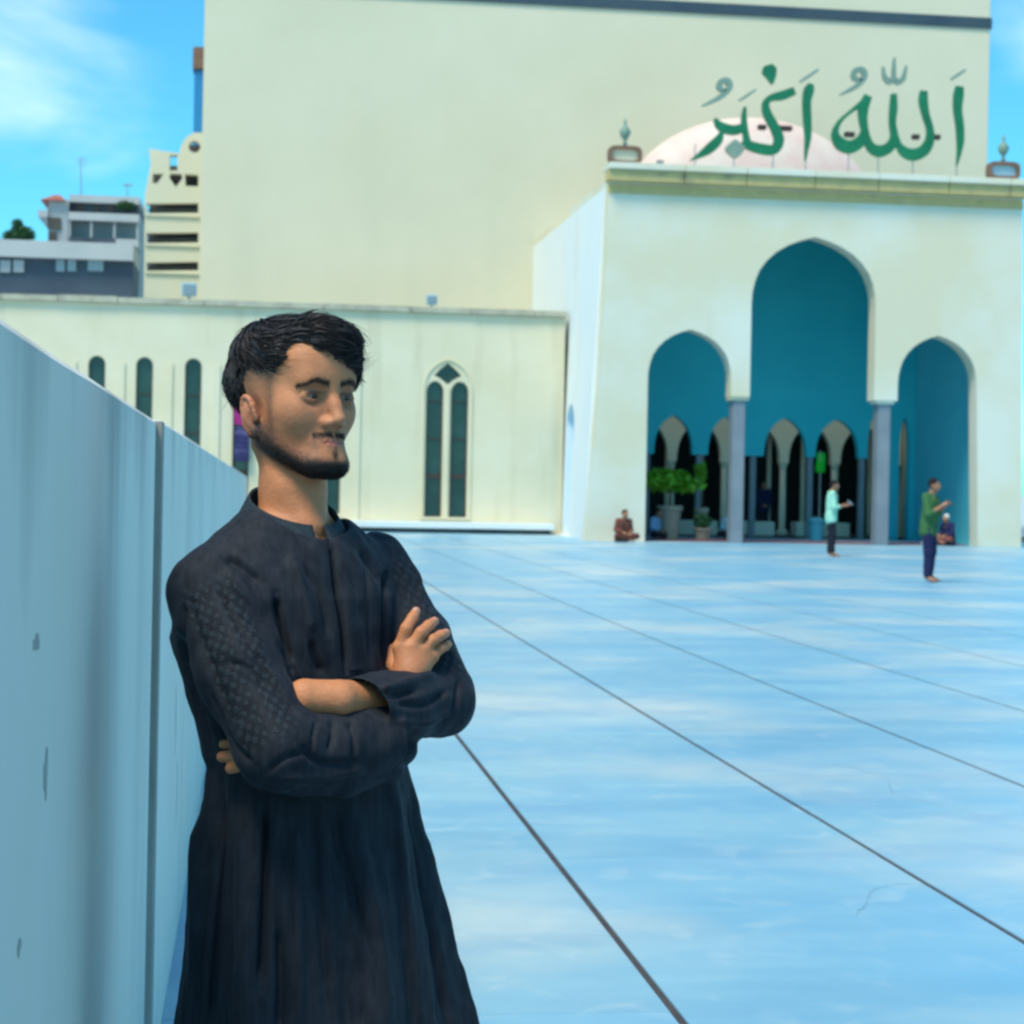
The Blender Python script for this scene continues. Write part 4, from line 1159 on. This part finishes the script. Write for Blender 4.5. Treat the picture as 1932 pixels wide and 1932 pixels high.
# the ragged tips that stand off at the crown and hang at the fringe
for k in range(0, 190, 4):
    if k < 120: p = hp(g.uniform(.0, .060), g.uniform(.068, .088), g.uniform(.035, .06)); d = hX * g.uniform(.1, .6) + hF * g.uniform(-.1, .3) - eZ * g.uniform(.6, 1.2); L = g.uniform(.008, .016)
    elif k < 190: p = hp(g.uniform(-.07, .04), g.uniform(-.125, -.09), g.uniform(.0, .09)); d = -hF * g.uniform(.2, .8) - hX * g.uniform(-.2, .5) - eZ * g.uniform(.2, 1); L = g.uniform(.008, .022)
    else: p = hp(g.uniform(-.06, .05), g.uniform(-.09, .08), g.uniform(.118, .132)); d = hF * g.uniform(-.6, .5) + eZ * g.uniform(.1, .6) - hX * g.uniform(-.4, .6); L = g.uniform(.006, .016)
    d = d / np.linalg.norm(d)
    pts = [p + d * L * t - eZ * L * .3 * t * t for t in np.linspace(-.4, 1, 5)]
    tube_data(pts, [.0009, .0008, .0006, .0004, .0002], 3, v, f)
tag(link('strands', pydata(v, f), M['hair'], hair, smooth=True), kind='stuff')

# --- kurta
kf = Field(axis((-.30, .36, .003)), axis((-.36, .30, .003)), axis((.40, 1.46, .0032)))
ZS = np.array([.38, .50, .60, .75, .90, 1.00, 1.10, 1.20, 1.27, 1.31, 1.345, 1.375, 1.40, 1.45])
AX = np.array([.250, .240, .230, .208, .182, .162, .172, .188, .182, .162, .125, .092, .070, .060])
BF = np.array([.180, .174, .168, .154, .138, .130, .134, .136, .128, .112, .098, .084, .070, .060])
CS = np.array([.078, .072, .066, .052, .038, .030, .006, -.008, -.004, .000, .000, -.002, -.003, -.003])
def torso(X, Y, Z):
    a, b, c = np.interp(Z, ZS, AX), np.interp(Z, ZS, BF), np.interp(Z, ZS, CS)
    x = (X - c) * eX[0] + Y * eX[1]; y = (X - c) * eF[0] + Y * eF[1]
    an = np.arctan2(x / a, y / b)
    fl = np.clip((1.0 - Z) / .45, 0, 1)
    wob = fl * (.012 * np.sin(an * 7 + 1.2 + 1.5 * (1 - Z)) + .007 * np.sin(an * 13 + 4.0 * (1 - Z) + .4) + .004 * np.sin(an * 23 - 3 * Z))
    q = (np.abs(x / a) ** 2.3 + np.abs(y / b) ** 2.3 + 1e-9) ** (1 / 2.3)
    return (q - 1) * np.minimum(a, b) - wob
kf.apply(torso, (-.4, -.4, .3), (.4, .4, 1.5), k=.0)
kf.cone(mp(482, 1016, .05), r_sh + np.array([.01, 0, -.005]), .046, .062, k=.05)
kf.cone(mp(632, 1040, -.05), l_sh + np.array([-.005, 0, -.01]), .042, .054, k=.05)
nk = mp(552, 968, .0)
def neck_cut(X, Y, Z):
    x, y = X - nk[0], Y - nk[1]
    return np.maximum((1.380 - .42 * (x * eF[0] + y * eF[1])) - Z, np.sqrt(x * x + y * y) - .088)
kf.apply(neck_cut, nk - .2, nk + .2, k=.006, sub=True)
kf.cone(mp(552, 860, 0), mp(552, 985, 0), .062, .058, k=.004, sub=True)
def sleeve(parts):
    o = Field(*kf.g)
    for pts, rads, k in parts: o.chain(pts, rads, k)
    return o
# right sleeve (nearer) with its open end, then its forearm
fa = mp(735, 1392, .125)
rs = sleeve([([r_sh + np.array([-.006, 0, -.004]), r_sh * .5 + r_el * .5 + np.array([-.006, 0, .0]), r_el + np.array([.004, .0, .004])], [.064, .066, .060], .014),
             ([r_el + np.array([.004, 0, .004]), r_el * .5 + fa * .5 + np.array([0, 0, -.002]), fa], [.059, .054, .050], .016)])
ax_r = (fa - r_el) / np.linalg.norm(fa - r_el)
rs.apply(lambda X, Y, Z: -((X - fa[0]) * ax_r[0] + (Y - fa[1]) * ax_r[1] + (Z - fa[2]) * ax_r[2] - .004), fa - .1, fa + .1, k=.004, sub=True)
rs.cone(fa + ax_r * .06, fa - ax_r * .05, .045, .038, k=.003, sub=True)
kf.d = smin(kf.d, rs.d, .012)
# left sleeve and forearm with open cuff
cuff = mp(690, 1334, .150)
ls = sleeve([([l_sh, l_sh * .45 + l_el * .55 + np.array([.008, 0, .0]), l_el], [.054, .057, .058], .012),
             ([l_el, l_el * .5 + cuff * .5 + np.array([0, 0, -.002]), cuff], [.058, .054, .051], .010)])
ax_l = (cuff - l_el) / np.linalg.norm(cuff - l_el)
ax_l2 = ax_l * .84 - np.array([0, 0, .42]); ax_l2 /= np.linalg.norm(ax_l2)
ls.apply(lambda X, Y, Z: -((X - cuff[0]) * ax_l2[0] + (Y - cuff[1]) * ax_l2[1] + (Z - cuff[2]) * ax_l2[2] - .006), cuff - .12, cuff + .12, k=.004, sub=True)
ls.cone(cuff + ax_l * .06, cuff - ax_l * .10, .045, .034, k=.003, sub=True)
kf.d = smin(kf.d, ls.d, .006)
# a loose fold of cloth under the forearms
kf.chain([mp(560, 1478, .225), mp(650, 1476, .18), mp(735, 1450, .12), mp(772, 1415, .06)], [.016, .020, .018, .012], k=.018)
VK, QK = kf.mesh()
VK = relax(VK, QK, 2, .5)
NK = vert_normals(VK, QK)
# drawn folds: centre line, half width and depth; pressed along the normals on the side facing the viewer
px, py = to_px(VK)
FOLDS = [
    ([(421, 1049), (455, 1068), (492, 1100)], 9, -.007), ([(430, 1085), (480, 1150), (540, 1240)], 10, .004),
    ([(520, 1120), (532, 1180), (552, 1262)], 8, -.012), ([(565, 1055), (600, 1110), (613, 1150), (622, 1215)], 9, -.006),
    ([(545, 1040), (575, 1130), (590, 1200)], 12, .005), ([(584, 1205), (598, 1245), (612, 1272)], 7, -.007),
    ([(622, 1012), (638, 1120), (648, 1193), (655, 1268)], 4, -.010), ([(690, 1030), (697, 1150), (700, 1270)], 5, -.003),
    ([(640, 1010), (655, 1120), (668, 1265)], 12, .003),
    ([(679, 1034), (705, 1065), (724, 1100)], 8, -.006), ([(737, 1068), (731, 1130), (728, 1255)], 7, -.010),
    ([(700, 1286), (738, 1310), (795, 1302)], 8, -.006), ([(749, 1328), (800, 1328), (850, 1300)], 8, -.006),
    ([(715, 1300), (760, 1290), (830, 1270)], 9, .004), ([(735, 1360), (800, 1362), (860, 1340)], 9, .004), ([(870, 1270), (860, 1330), (830, 1375)], 7, -.004),
    ([(800, 1090), (815, 1130), (845, 1180)], 7, -.004), ([(770, 1040), (790, 1090), (800, 1140)], 7, .003),
    ([(600, 1352), (592, 1392), (588, 1430)], 6, -.004), ([(628, 1350), (630, 1385), (622, 1420)], 6, -.004), ([(660, 1352), (672, 1390), (668, 1440)], 7, -.005),
    ([(560, 1400), (610, 1440), (690, 1440)], 9, -.005), ([(530, 1470), (610, 1466), (700, 1452)], 8, .004), ([(500, 1460), (540, 1430), (580, 1420)], 7, -.004),
    ([(400, 1080), (450, 1180), (520, 1290), (590, 1385)], 4, -.004), ([(440, 1075), (520, 1190), (590, 1320)], 5, .003),
    ([(350, 1110), (385, 1230), (440, 1360)], 9, -.004), ([(390, 1300), (430, 1390), (480, 1450)], 8, -.005), ([(420, 1250), (470, 1260), (510, 1300)], 7, -.003),
    ([(499, 1500), (500, 1620), (497, 1760), (490, 1870)], 9, -.013), ([(417, 1470), (412, 1620), (405, 1800), (395, 1960)], 11, -.011),
    ([(455, 1500), (462, 1700), (455, 1900)], 16, .008), ([(527, 1740), (530, 1850), (528, 1960)], 9, -.008),
    ([(629, 1505), (648, 1610), (672, 1703), (700, 1800)], 11, -.006), ([(590, 1510), (598, 1640), (612, 1800), (618, 1960)], 14, -.005),
    ([(660, 1500), (690, 1640), (720, 1800), (735, 1960)], 16, .006), ([(560, 1520), (560, 1700), (565, 1960)], 14, .006),
    ([(770, 1470), (795, 1620), (825, 1800), (850, 1960)], 10, -.009), ([(740, 1470), (755, 1600), (775, 1760), (790, 1960)], 14, .006),
    ([(375, 1520), (368, 1700), (362, 1960)], 10, .006), ([(345, 1130), (340, 1200), (352, 1260)], 8, -.006), ([(345, 1250), (370, 1330), (400, 1420)], 8, -.006),
]
face = np.clip(-NK[:, 1] * 2.5 + .4, 0, 1)
disp = np.zeros(len(VK))
for line, wd, am in FOLDS:
    L_ = np.array([p[:2] for p in smooth_line([(a, b, 0) for a, b in line], 8)])
    m = (px > L_[:, 0].min() - 4 * wd) & (px < L_[:, 0].max() + 4 * wd) & (py > L_[:, 1].min() - 4 * wd) & (py < L_[:, 1].max() + 4 * wd)
    ii = np.where(m)[0]
    if not len(ii): continue
    A, B = L_[:-1], L_[1:]; AB = B - A
    P = np.stack([px[ii], py[ii]], 1)
    t = np.clip(((P[:, None] - A[None]) * AB[None]).sum(2) / ((AB ** 2).sum(1)[None] + 1e-9), 0, 1)
    dd = np.linalg.norm(P[:, None] - (A[None] + t[..., None] * AB[None]), axis=2)
    j = dd.argmin(1); s_ = (j + t[np.arange(len(ii)), j]) / len(A)
    end = np.clip(np.minimum(s_, 1 - s_) * 6, 0.25, 1)
    disp[ii] += 1.7 * am * np.exp(-(dd.min(1) / (wd * .85)) ** 2) * end * face[ii]
VK2 = VK + NK * disp[:, None]
stretch_ = VK * np.array([1, 1, .45])
VK2 += NK * ((.007 * (noise3(stretch_, 22, 9) - .5) + .0035 * (noise3(VK, 45, 10) - .5)))[:, None]
VK2 += NK * (.011 * (np.abs(noise3(VK * np.array([1, 1, .6]), 15, 12) - .5) - .2) * sstep(.9, 1.0, VK[:, 2]) + .006 * (np.abs(noise3(VK * np.array([1.3, 1.3, .25]), 14, 14) - .5) - .2))[:, None]
VK = relax(VK2, QK, 1, .3)
# embroidery runs down the near sleeve from the shoulder seam to the elbow
arm_d = r_el - r_sh; L2 = arm_d @ arm_d
ta = ((VK - r_sh) @ arm_d) / L2
off = VK - r_sh - ta[:, None] * arm_d
u_ = np.array([1, 0, 0]) - arm_d * (arm_d[0] / L2); u_ /= np.linalg.norm(u_)
lat = off @ u_
emb = sstep(.02, .14, ta) * sstep(1.06, .98, ta) * np.clip(sstep(-.052, -.040, lat) * sstep(.045, .034, lat), 0, 1) * (np.linalg.norm(off, axis=1) < .095) * sstep(-.1, .25, -NK[:, 1])
emb *= 1 - .9 * np.exp(-((lat - .002) / .004) ** 2)
arm_l = l_el - l_sh; tl_ = ((VK - l_sh) @ arm_l) / (arm_l @ arm_l); offl = VK - l_sh - tl_[:, None] * arm_l
emb2 = sstep(.02, .14, tl_) * sstep(1.0, .9, tl_) * (np.linalg.norm(offl, axis=1) < .07) * sstep(.0, .3, offl[:, 0] / .05) * .7
uu, vv = ta * math.sqrt(L2) / .023, lat / .0165
sprig = np.cos(2 * math.pi * uu) * np.cos(2 * math.pi * vv) + .45 * np.cos(6 * math.pi * uu + 2 * math.pi * vv) * np.cos(4 * math.pi * vv - 2 * math.pi * uu) + .9 * (noise3(VK, 120, 17) - .5)
thr = sstep(.10, .55, sprig)
def kurta_mat():
    m = mat('navy_kurta_cloth', (.0115, .0140, .0200), (.0240, .0290, .0390), rough=.72, scale=90, stretch=(1, 1, .12), lo=.3, hi=.7, spec=.15)
    n, l = m.node_tree.nodes, m.node_tree.links
    b = n['Principled BSDF']
    src = b.inputs['Base Color'].links[0].from_socket
    at = n.new('ShaderNodeAttribute'); at.attribute_name = 'emb'
    tc = n.new('ShaderNodeTexCoord')
    vo = n.new('ShaderNodeTexVoronoi'); vo.inputs['Scale'].default_value = 90
    wv = n.new('ShaderNodeTexNoise'); wv.inputs['Scale'].default_value = 110; wv.inputs['Detail'].default_value = 3; wv.inputs['Distortion'].default_value = 1.6
    l.new(tc.outputs['Object'], vo.inputs['Vector']); l.new(tc.outputs['Object'], wv.inputs['Vector'])
    mul = n.new('ShaderNodeMath'); mul.operation = 'ADD'
    l.new(vo.outputs['Distance'], mul.inputs[0]); l.new(wv.outputs['Fac'], mul.inputs[1])
    th = n.new('ShaderNodeAttribute'); th.attribute_name = 'thr'
    r = n.new('ShaderNodeMapRange'); r.inputs['From Min'].default_value = .1; r.inputs['From Max'].default_value = .8
    l.new(th.outputs['Fac'], r.inputs['Value'])
    mm = n.new('ShaderNodeMath'); mm.operation = 'MULTIPLY'
    l.new(r.outputs['Result'], mm.inputs[0]); l.new(at.outputs['Fac'], mm.inputs[1])
    mx = n.new('ShaderNodeMix'); mx.data_type = 'RGBA'; mx.inputs['B'].default_value = (.0235, .033, .043, 1)
    l.new(src, mx.inputs['A']); l.new(mm.outputs[0], mx.inputs['Factor'])
    inv = n.new('ShaderNodeMapRange'); inv.inputs['From Min'].default_value = .30; inv.inputs['From Max'].default_value = .0; inv.inputs['To Max'].default_value = .45
    l.new(th.outputs['Fac'], inv.inputs['Value'])
    m3 = n.new('ShaderNodeMath'); m3.operation = 'MULTIPLY'; l.new(inv.outputs['Result'], m3.inputs[0]); l.new(at.outputs['Fac'], m3.inputs[1])
    m4 = n.new('ShaderNodeMix'); m4.data_type = 'RGBA'; m4.inputs['B'].default_value = (.006, .007, .010, 1)
    l.new(mx.outputs['Result'], m4.inputs['A']); l.new(m3.outputs[0], m4.inputs['Factor'])
    l.new(m4.outputs['Result'], b.inputs['Base Color'])
    nz = n.new('ShaderNodeTexNoise'); nz.inputs['Scale'].default_value = 340; nz.inputs['Detail'].default_value = 3
    l.new(tc.outputs['Object'], nz.inputs['Vector'])
    ad = n.new('ShaderNodeMath'); ad.operation = 'MULTIPLY_ADD'; ad.inputs[1].default_value = .25
    l.new(nz.outputs['Fac'], ad.inputs[0]); l.new(mm.outputs[0], ad.inputs[2])
    bp = n.new('ShaderNodeBump'); bp.inputs['Strength'].default_value = .5; bp.inputs['Distance'].default_value = .003
    l.new(ad.outputs[0], bp.inputs['Height']); l.new(bp.outputs['Normal'], b.inputs['Normal'])
    b.inputs['Sheen Weight'].default_value = .04; b.inputs['Sheen Roughness'].default_value = .4
    b.inputs['Sheen Tint'].default_value = (.5, .65, .9, 1)
    return m
M['kurta'] = kurta_mat()
kurta = link('kurta', np_mesh(VK, QK, None, {'emb': np.clip(emb + emb2, 0, 1), 'thr': thr}), M['kurta'], man)

# band collar, open at the throat
v, f = [], []
n = 72; prof_c = [(0, 0), (.5, 0), (1, 0), (1, 1), (.5, 1), (0, 1)]
cc_ = mp(552, 968, .0)
for i in range(n + 1):
    ph = math.radians(9 + 342 * i / n)                      # measured from straight ahead
    ca, sa = math.cos(ph), math.sin(ph)
    rin = .0665 + .003 * ca
    top = 1.411 - .030 * ca; bot = top - .036 + .004 * ca
    lean = .004
    base = len(v)
    for zz, rr in ((bot, rin + .010), (top - .004, rin + .001), (top, rin + .0035), (top - .004, rin + .006), (bot, rin + .0235)):
        q_ = eX * (rr * sa) + eF * (rr * ca * 1.02)
        v.append((q_[0] + cc_[0], q_[1] + cc_[1], zz))
    if i:
        for j in range(4): f.append((base - 5 + j, base - 5 + j + 1, base + j + 1, base + j))
    if i in (0, n): f.append(tuple(base + j for j in range(5)) if i else tuple(base + j for j in (4, 3, 2, 1, 0)))
bm = bmesh.new(); bm.from_mesh(pydata(v, f))
M['collar'] = mat('collar_cloth', (.017, .028, .038), (.026, .040, .050), rough=.75, scale=120, bump=.12, bump_scale=300, spec=.2)
link('collar', bm_mesh(bm), M['collar'], kurta, smooth=True)
# placket: a stitched strip laid on the chest from the throat down
from mathutils.bvhtree import BVHTree
tree = BVHTree.FromPolygons([Vector(p) for p in VK], [tuple(int(i) for i in q) for q in QK])
def strip_on(name, left, right, m, lift=.0028, nu=7, nv=60):
    Lc, Rc = smooth_line([(a, b, 0) for a, b in left], 20), smooth_line([(a, b, 0) for a, b in right], 20)
    eye = mp(966, 914.5, MD - 1e-4)
    v, f = [], []
    for i in range(nv + 1):
        a = Lc[int(i * (len(Lc) - 1) / nv)]; b = Rc[int(i * (len(Rc) - 1) / nv)]
        for j in range(nu):
            u = j / (nu - 1)
            q = mp(a[0] + (b[0] - a[0]) * u, a[1] + (b[1] - a[1]) * u, .3)
            d = Vector(q - eye).normalized()
            hit = tree.ray_cast(Vector(eye), d)[0]
            edge_ = 0.0 if j in (0, nu - 1) else 1.0
            p = hit - d * (lift * edge_ - .0006 * (1 - edge_)) if hit is not None else Vector(q)
            v.append(p)
    for i in range(nv):
        for j in range(nu - 1): f.append((i * nu + j, i * nu + j + 1, (i + 1) * nu + j + 1, (i + 1) * nu + j))
    return link(name, pydata(v, f), M[m], kurta, smooth=True)
strip_on('placket', [(616, 1016), (634, 1110), (646, 1190), (655, 1266)], [(652, 1018), (672, 1110), (682, 1190), (688, 1262)], 'kurta', lift=.0020)

# trousers and sandals below the frame
tf = Field(axis((-.25, .35, .008)), axis((-.3, .25, .008)), axis((.04, .72, .008)))
for sx in (-1, 1): tf.chain([body_pt(.07 * sx, 0, .6) + LG, body_pt(.085 * sx, .01, .45) + LG, body_pt(.09 * sx, -.02, .1) + LG], [.08, .075, .062], k=.01)
VT, QT = tf.mesh()
link('trousers', np_mesh(VT, QT), M['kurta'], man)

# ------------------------------------------------------------------ people further off
CL = {}
def cloth(name, c):
    if name not in CL: CL[name] = mat(name, c, tuple(min(1, k * 1.35) for k in c), rough=.85, scale=14, bump=.3, bump_scale=30, spec=.2)
    return CL[name]
M['far_skin'] = mat('skin_far', (.40, .19, .105), (.34, .15, .08), rough=.55, scale=12)
def figure(label, loc, face, pose, shirt, trousers, hair, cap=None, long_shirt=.78, sleeve_to=.55, vox=.011, h=1.0):
    F_ = np.array([math.cos(face), math.sin(face), 0]); Lt = np.array([-F_[1], F_[0], 0])
    r = tag(empty('person', loc), label, 'person')
    def J(f, l, z): return F_ * f + Lt * l + np.array([0, 0, z])
    K = {k: [J(*q) for q in v] for k, v in pose.items()}
    allp = np.array([q for v in K.values() for q in v])
    lo, hi = allp.min(0) - .22, allp.max(0) + .22
    def fld(): return Field(*[np.arange(a, b, vox) for a, b in zip(lo, hi)])
    pel, chest, neck, hd = (K['spine'][i] for i in range(4))
    b = fld()
    for sx in (.07, -.07): b.cone(pel + Lt * sx, chest + Lt * sx * 1.3, .09, .085, k=.05)
    b.chain([chest, neck, hd - np.array([0, 0, .06])], [.075, .052, .05], k=.03)
    b.ell(hd, (.076, .082, .105), k=.02); b.ell(hd + F_ * .035 - np.array([0, 0, .055]), (.055, .055, .055), k=.03)
    b.cone(hd + F_ * .085 + np.array([0, 0, .01]), hd + F_ * .098 - np.array([0, 0, .025]), .010, .014, k=.015)
    for s in (1, -1): b.ell(hd + Lt * .078 * s - F_ * .01 - np.array([0, 0, .01]), (.018, .018, .030), k=.01)
    for side in ('armL', 'armR'):
        sh, el, ha = K[side]
        b.chain([sh, el, ha], [.048, .038, .027], k=.015)
        d = ha - el; d = d / np.linalg.norm(d); up_ = np.array([0, 0, 1.0]) - d * d[2]; sd_ = np.cross(d, up_)
        b.cone(ha, ha + d * .06, .030, .034, k=.015)
        for t in range(4): b.cone(ha + d * .07 + sd_ * (.018 * (t - 1.5)), ha + d * (.135 - .008 * abs(t - 1.3)) + sd_ * (.021 * (t - 1.5)) - up_ * .015, .011, .008, k=.004)
        b.cone(ha + d * .03 + sd_ * .03, ha + d * .08 + sd_ * .055, .012, .010, k=.006)
    for side in ('legL', 'legR'):
        hp_, kn_, an_, to_ = K[side]
        b.chain([hp_, kn_, an_], [.082, .056, .038], k=.02)
        b.chain([an_, to_], [.04, .028], k=.015)
        dd = to_ - an_; dd[2] = 0; dd /= np.linalg.norm(dd) + 1e-9; ds = np.array([-dd[1], dd[0], 0])
        for t in range(5): b.cone(to_ + ds * .012 * (t - 2), to_ + dd * .045 + ds * .014 * (t - 2), .012, .010, k=.006)
    link('body', np_mesh(*b.mesh()), M['far_skin'], r)
    t_ = fld()
    hem = pel + (pel - chest) * (.30 if long_shirt < .8 else .05)
    for sx in (.075, -.075): t_.chain([hem + Lt * sx, pel + Lt * sx, chest + Lt * sx * 1.25], [.125, .118, .112], k=.03)
    for side in ('armL', 'armR'):
        sh, el, ha = K[side]
        t_.cone(chest * .3 + neck * .7, sh, .05, .066, k=.04)
        e2 = el + (ha - el) * sleeve_to
        t_.chain([sh, el, e2], [.066, .058, .052], k=.02)
    t_.cone(neck, hd, .06, .06, k=.0, sub=True)
    V_, Q_ = t_.mesh(); N_ = vert_normals(V_, Q_)
    V_ = V_ + N_ * (.016 * (noise3(V_ * np.array([1, 1, .5]), 14, 3) - .5))[:, None]
    link('shirt', np_mesh(V_, Q_), cloth(*shirt), r)
    t_ = fld()
    t_.chain([pel + Lt * .07, pel - Lt * .07], [.115, .115], k=.02)
    for side in ('legL', 'legR'):
        hp_, kn_, an_, to_ = K[side]
        t_.chain([hp_, kn_, kn_ + (an_ - kn_) * .88], [.104, .078, .062], k=.02)
    V_, Q_ = t_.mesh(); N_ = vert_normals(V_, Q_)
    V_ = V_ + N_ * (.012 * (noise3(V_ * np.array([1, 1, .5]), 16, 4) - .5))[:, None]
    link('trousers', np_mesh(V_, Q_), cloth(*trousers), r)
    t_ = fld()
    t_.ell(hd - F_ * .018 + np.array([0, 0, .028]), (.086, .090, .092), k=.01)
    t_.ell(hd + F_ * .085 - np.array([0, 0, .05]), (.09, .075, .10), k=.015, sub=True)
    link('cap' if cap else 'hair', np_mesh(*t_.mesh()), cloth(*cap) if cap else cloth(*hair), r)
    return r
def standing(arm_f=.28, arm_z=1.17, el_z=1.10, spread=.10, lean=.0, el_f=.04):
    return {'spine': [(0, 0, .93), (.01 + lean, 0, 1.30), (.02 + lean, 0, 1.44), (.055 + lean, 0, 1.575)],
            'armL': [(.0, .185, 1.385), (el_f, .23, el_z), (arm_f, .07, arm_z)], 'armR': [(.0, -.185, 1.385), (el_f, -.23, el_z), (arm_f, -.07, arm_z)],
            'legL': [(0, .09, .90), (.02, spread, .49), (-.02, spread + .02, .08), (.11, spread + .04, .03)], 'legR': [(0, -.09, .90), (.03, -spread, .49), (.02, -spread - .02, .08), (.15, -spread - .04, .03)]}
def sitting(lean=.06):
    return {'spine': [(0, 0, .13), (.02 + lean, 0, .50), (.05 + lean, 0, .62), (.09 + lean, 0, .74)],
            'armL': [(.03 + lean, .18, .56), (.08, .24, .32), (.27, .1, .24)], 'armR': [(.03 + lean, -.18, .56), (.08, -.24, .32), (.27, -.1, .24)],
            'legL': [(.02, .1, .13), (.26, .30, .16), (.30, -.06, .08), (.26, -.16, .05)], 'legR': [(.02, -.1, .13), (.26, -.30, .16), (.34, .06, .08), (.32, .16, .05)]}
BLK = ('black_hair_far', (.012, .010, .010))
DK = ('dark_navy_cloth', (.012, .014, .022))
NV = ('navy_trousers', (.016, .018, .060))
p1 = figure('man in mint green shirt reading a phone before the central arch', (12.62, 40.8, .001), math.radians(-12), standing(.31, 1.14, 1.08, .085),
            ('mint_cloth', (.30, .58, .44)), DK, BLK, sleeve_to=.35)
p2 = figure('man in olive green shirt and navy trousers nearest the right arch', (10.86, 29.8, .001), math.radians(-38), standing(.25, 1.25, 1.10, .10, .02, .06),
            ('olive_green_cloth', (.045, .125, .045)), NV, BLK, sleeve_to=.25)
def phone(loc, rz, label, m):
    o = box('phone', (-.038, -.005, -.075), (.038, .005, .075), M[m], bev=.004)
    o.location = loc; o.rotation_euler = (math.radians(-50), 0, rz)
    return tag(o, label, 'phone')
phone((13.02, 40.72, 1.20), math.radians(60), 'pale phone held by the man in mint green shirt', 'lamp_white')
phone((11.12, 29.58, 1.30), math.radians(40), 'dark phone held by the man in olive green shirt', 'slot')
figure('person in brown sitting against the wall left of the left arch', (9.62, 49.5, .001), math.radians(-70), sitting(), ('brown_cloth', (.16, .055, .04)), ('dark_brown_cloth', (.10, .035, .028)), BLK)
figure('person in pale blue sitting at the foot of the left arch', (11.20, 52.6, .005), math.radians(-60), sitting(.02), ('pale_blue_cloth', (.22, .36, .55)), DK, BLK)
figure('person in white sitting beside the left grey pillar', (13.62, 53.8, .005), math.radians(-100), sitting(.05), ('white_cloth', (.42, .52, .58)), DK, BLK)
figure('person with white cap and dark blue clothes sitting in the right arch', (19.08, 50.75, .024), math.radians(200), sitting(.04), ('deep_navy_cloth', (.018, .02, .07)), ('red_brown_cloth', (.20, .07, .06)), BLK, cap=('white_cap', (.48, .52, .52)))
figure('small person in pale grey sitting next to the white capped one', (18.55, 50.95, .024), math.radians(-40), sitting(.10), ('pale_grey_cloth', (.34, .46, .52)), ('tan_cloth', (.32, .20, .13)), BLK, cap=('grey_scarf', (.30, .42, .48)))
figure('person in dark blue standing deep inside the central arch', (15.75, 58.0, .031), math.radians(-90), standing(.12, .95, 1.08, .09), ('dark_blue_cloth', (.012, .016, .055)), DK, BLK, sleeve_to=.9)
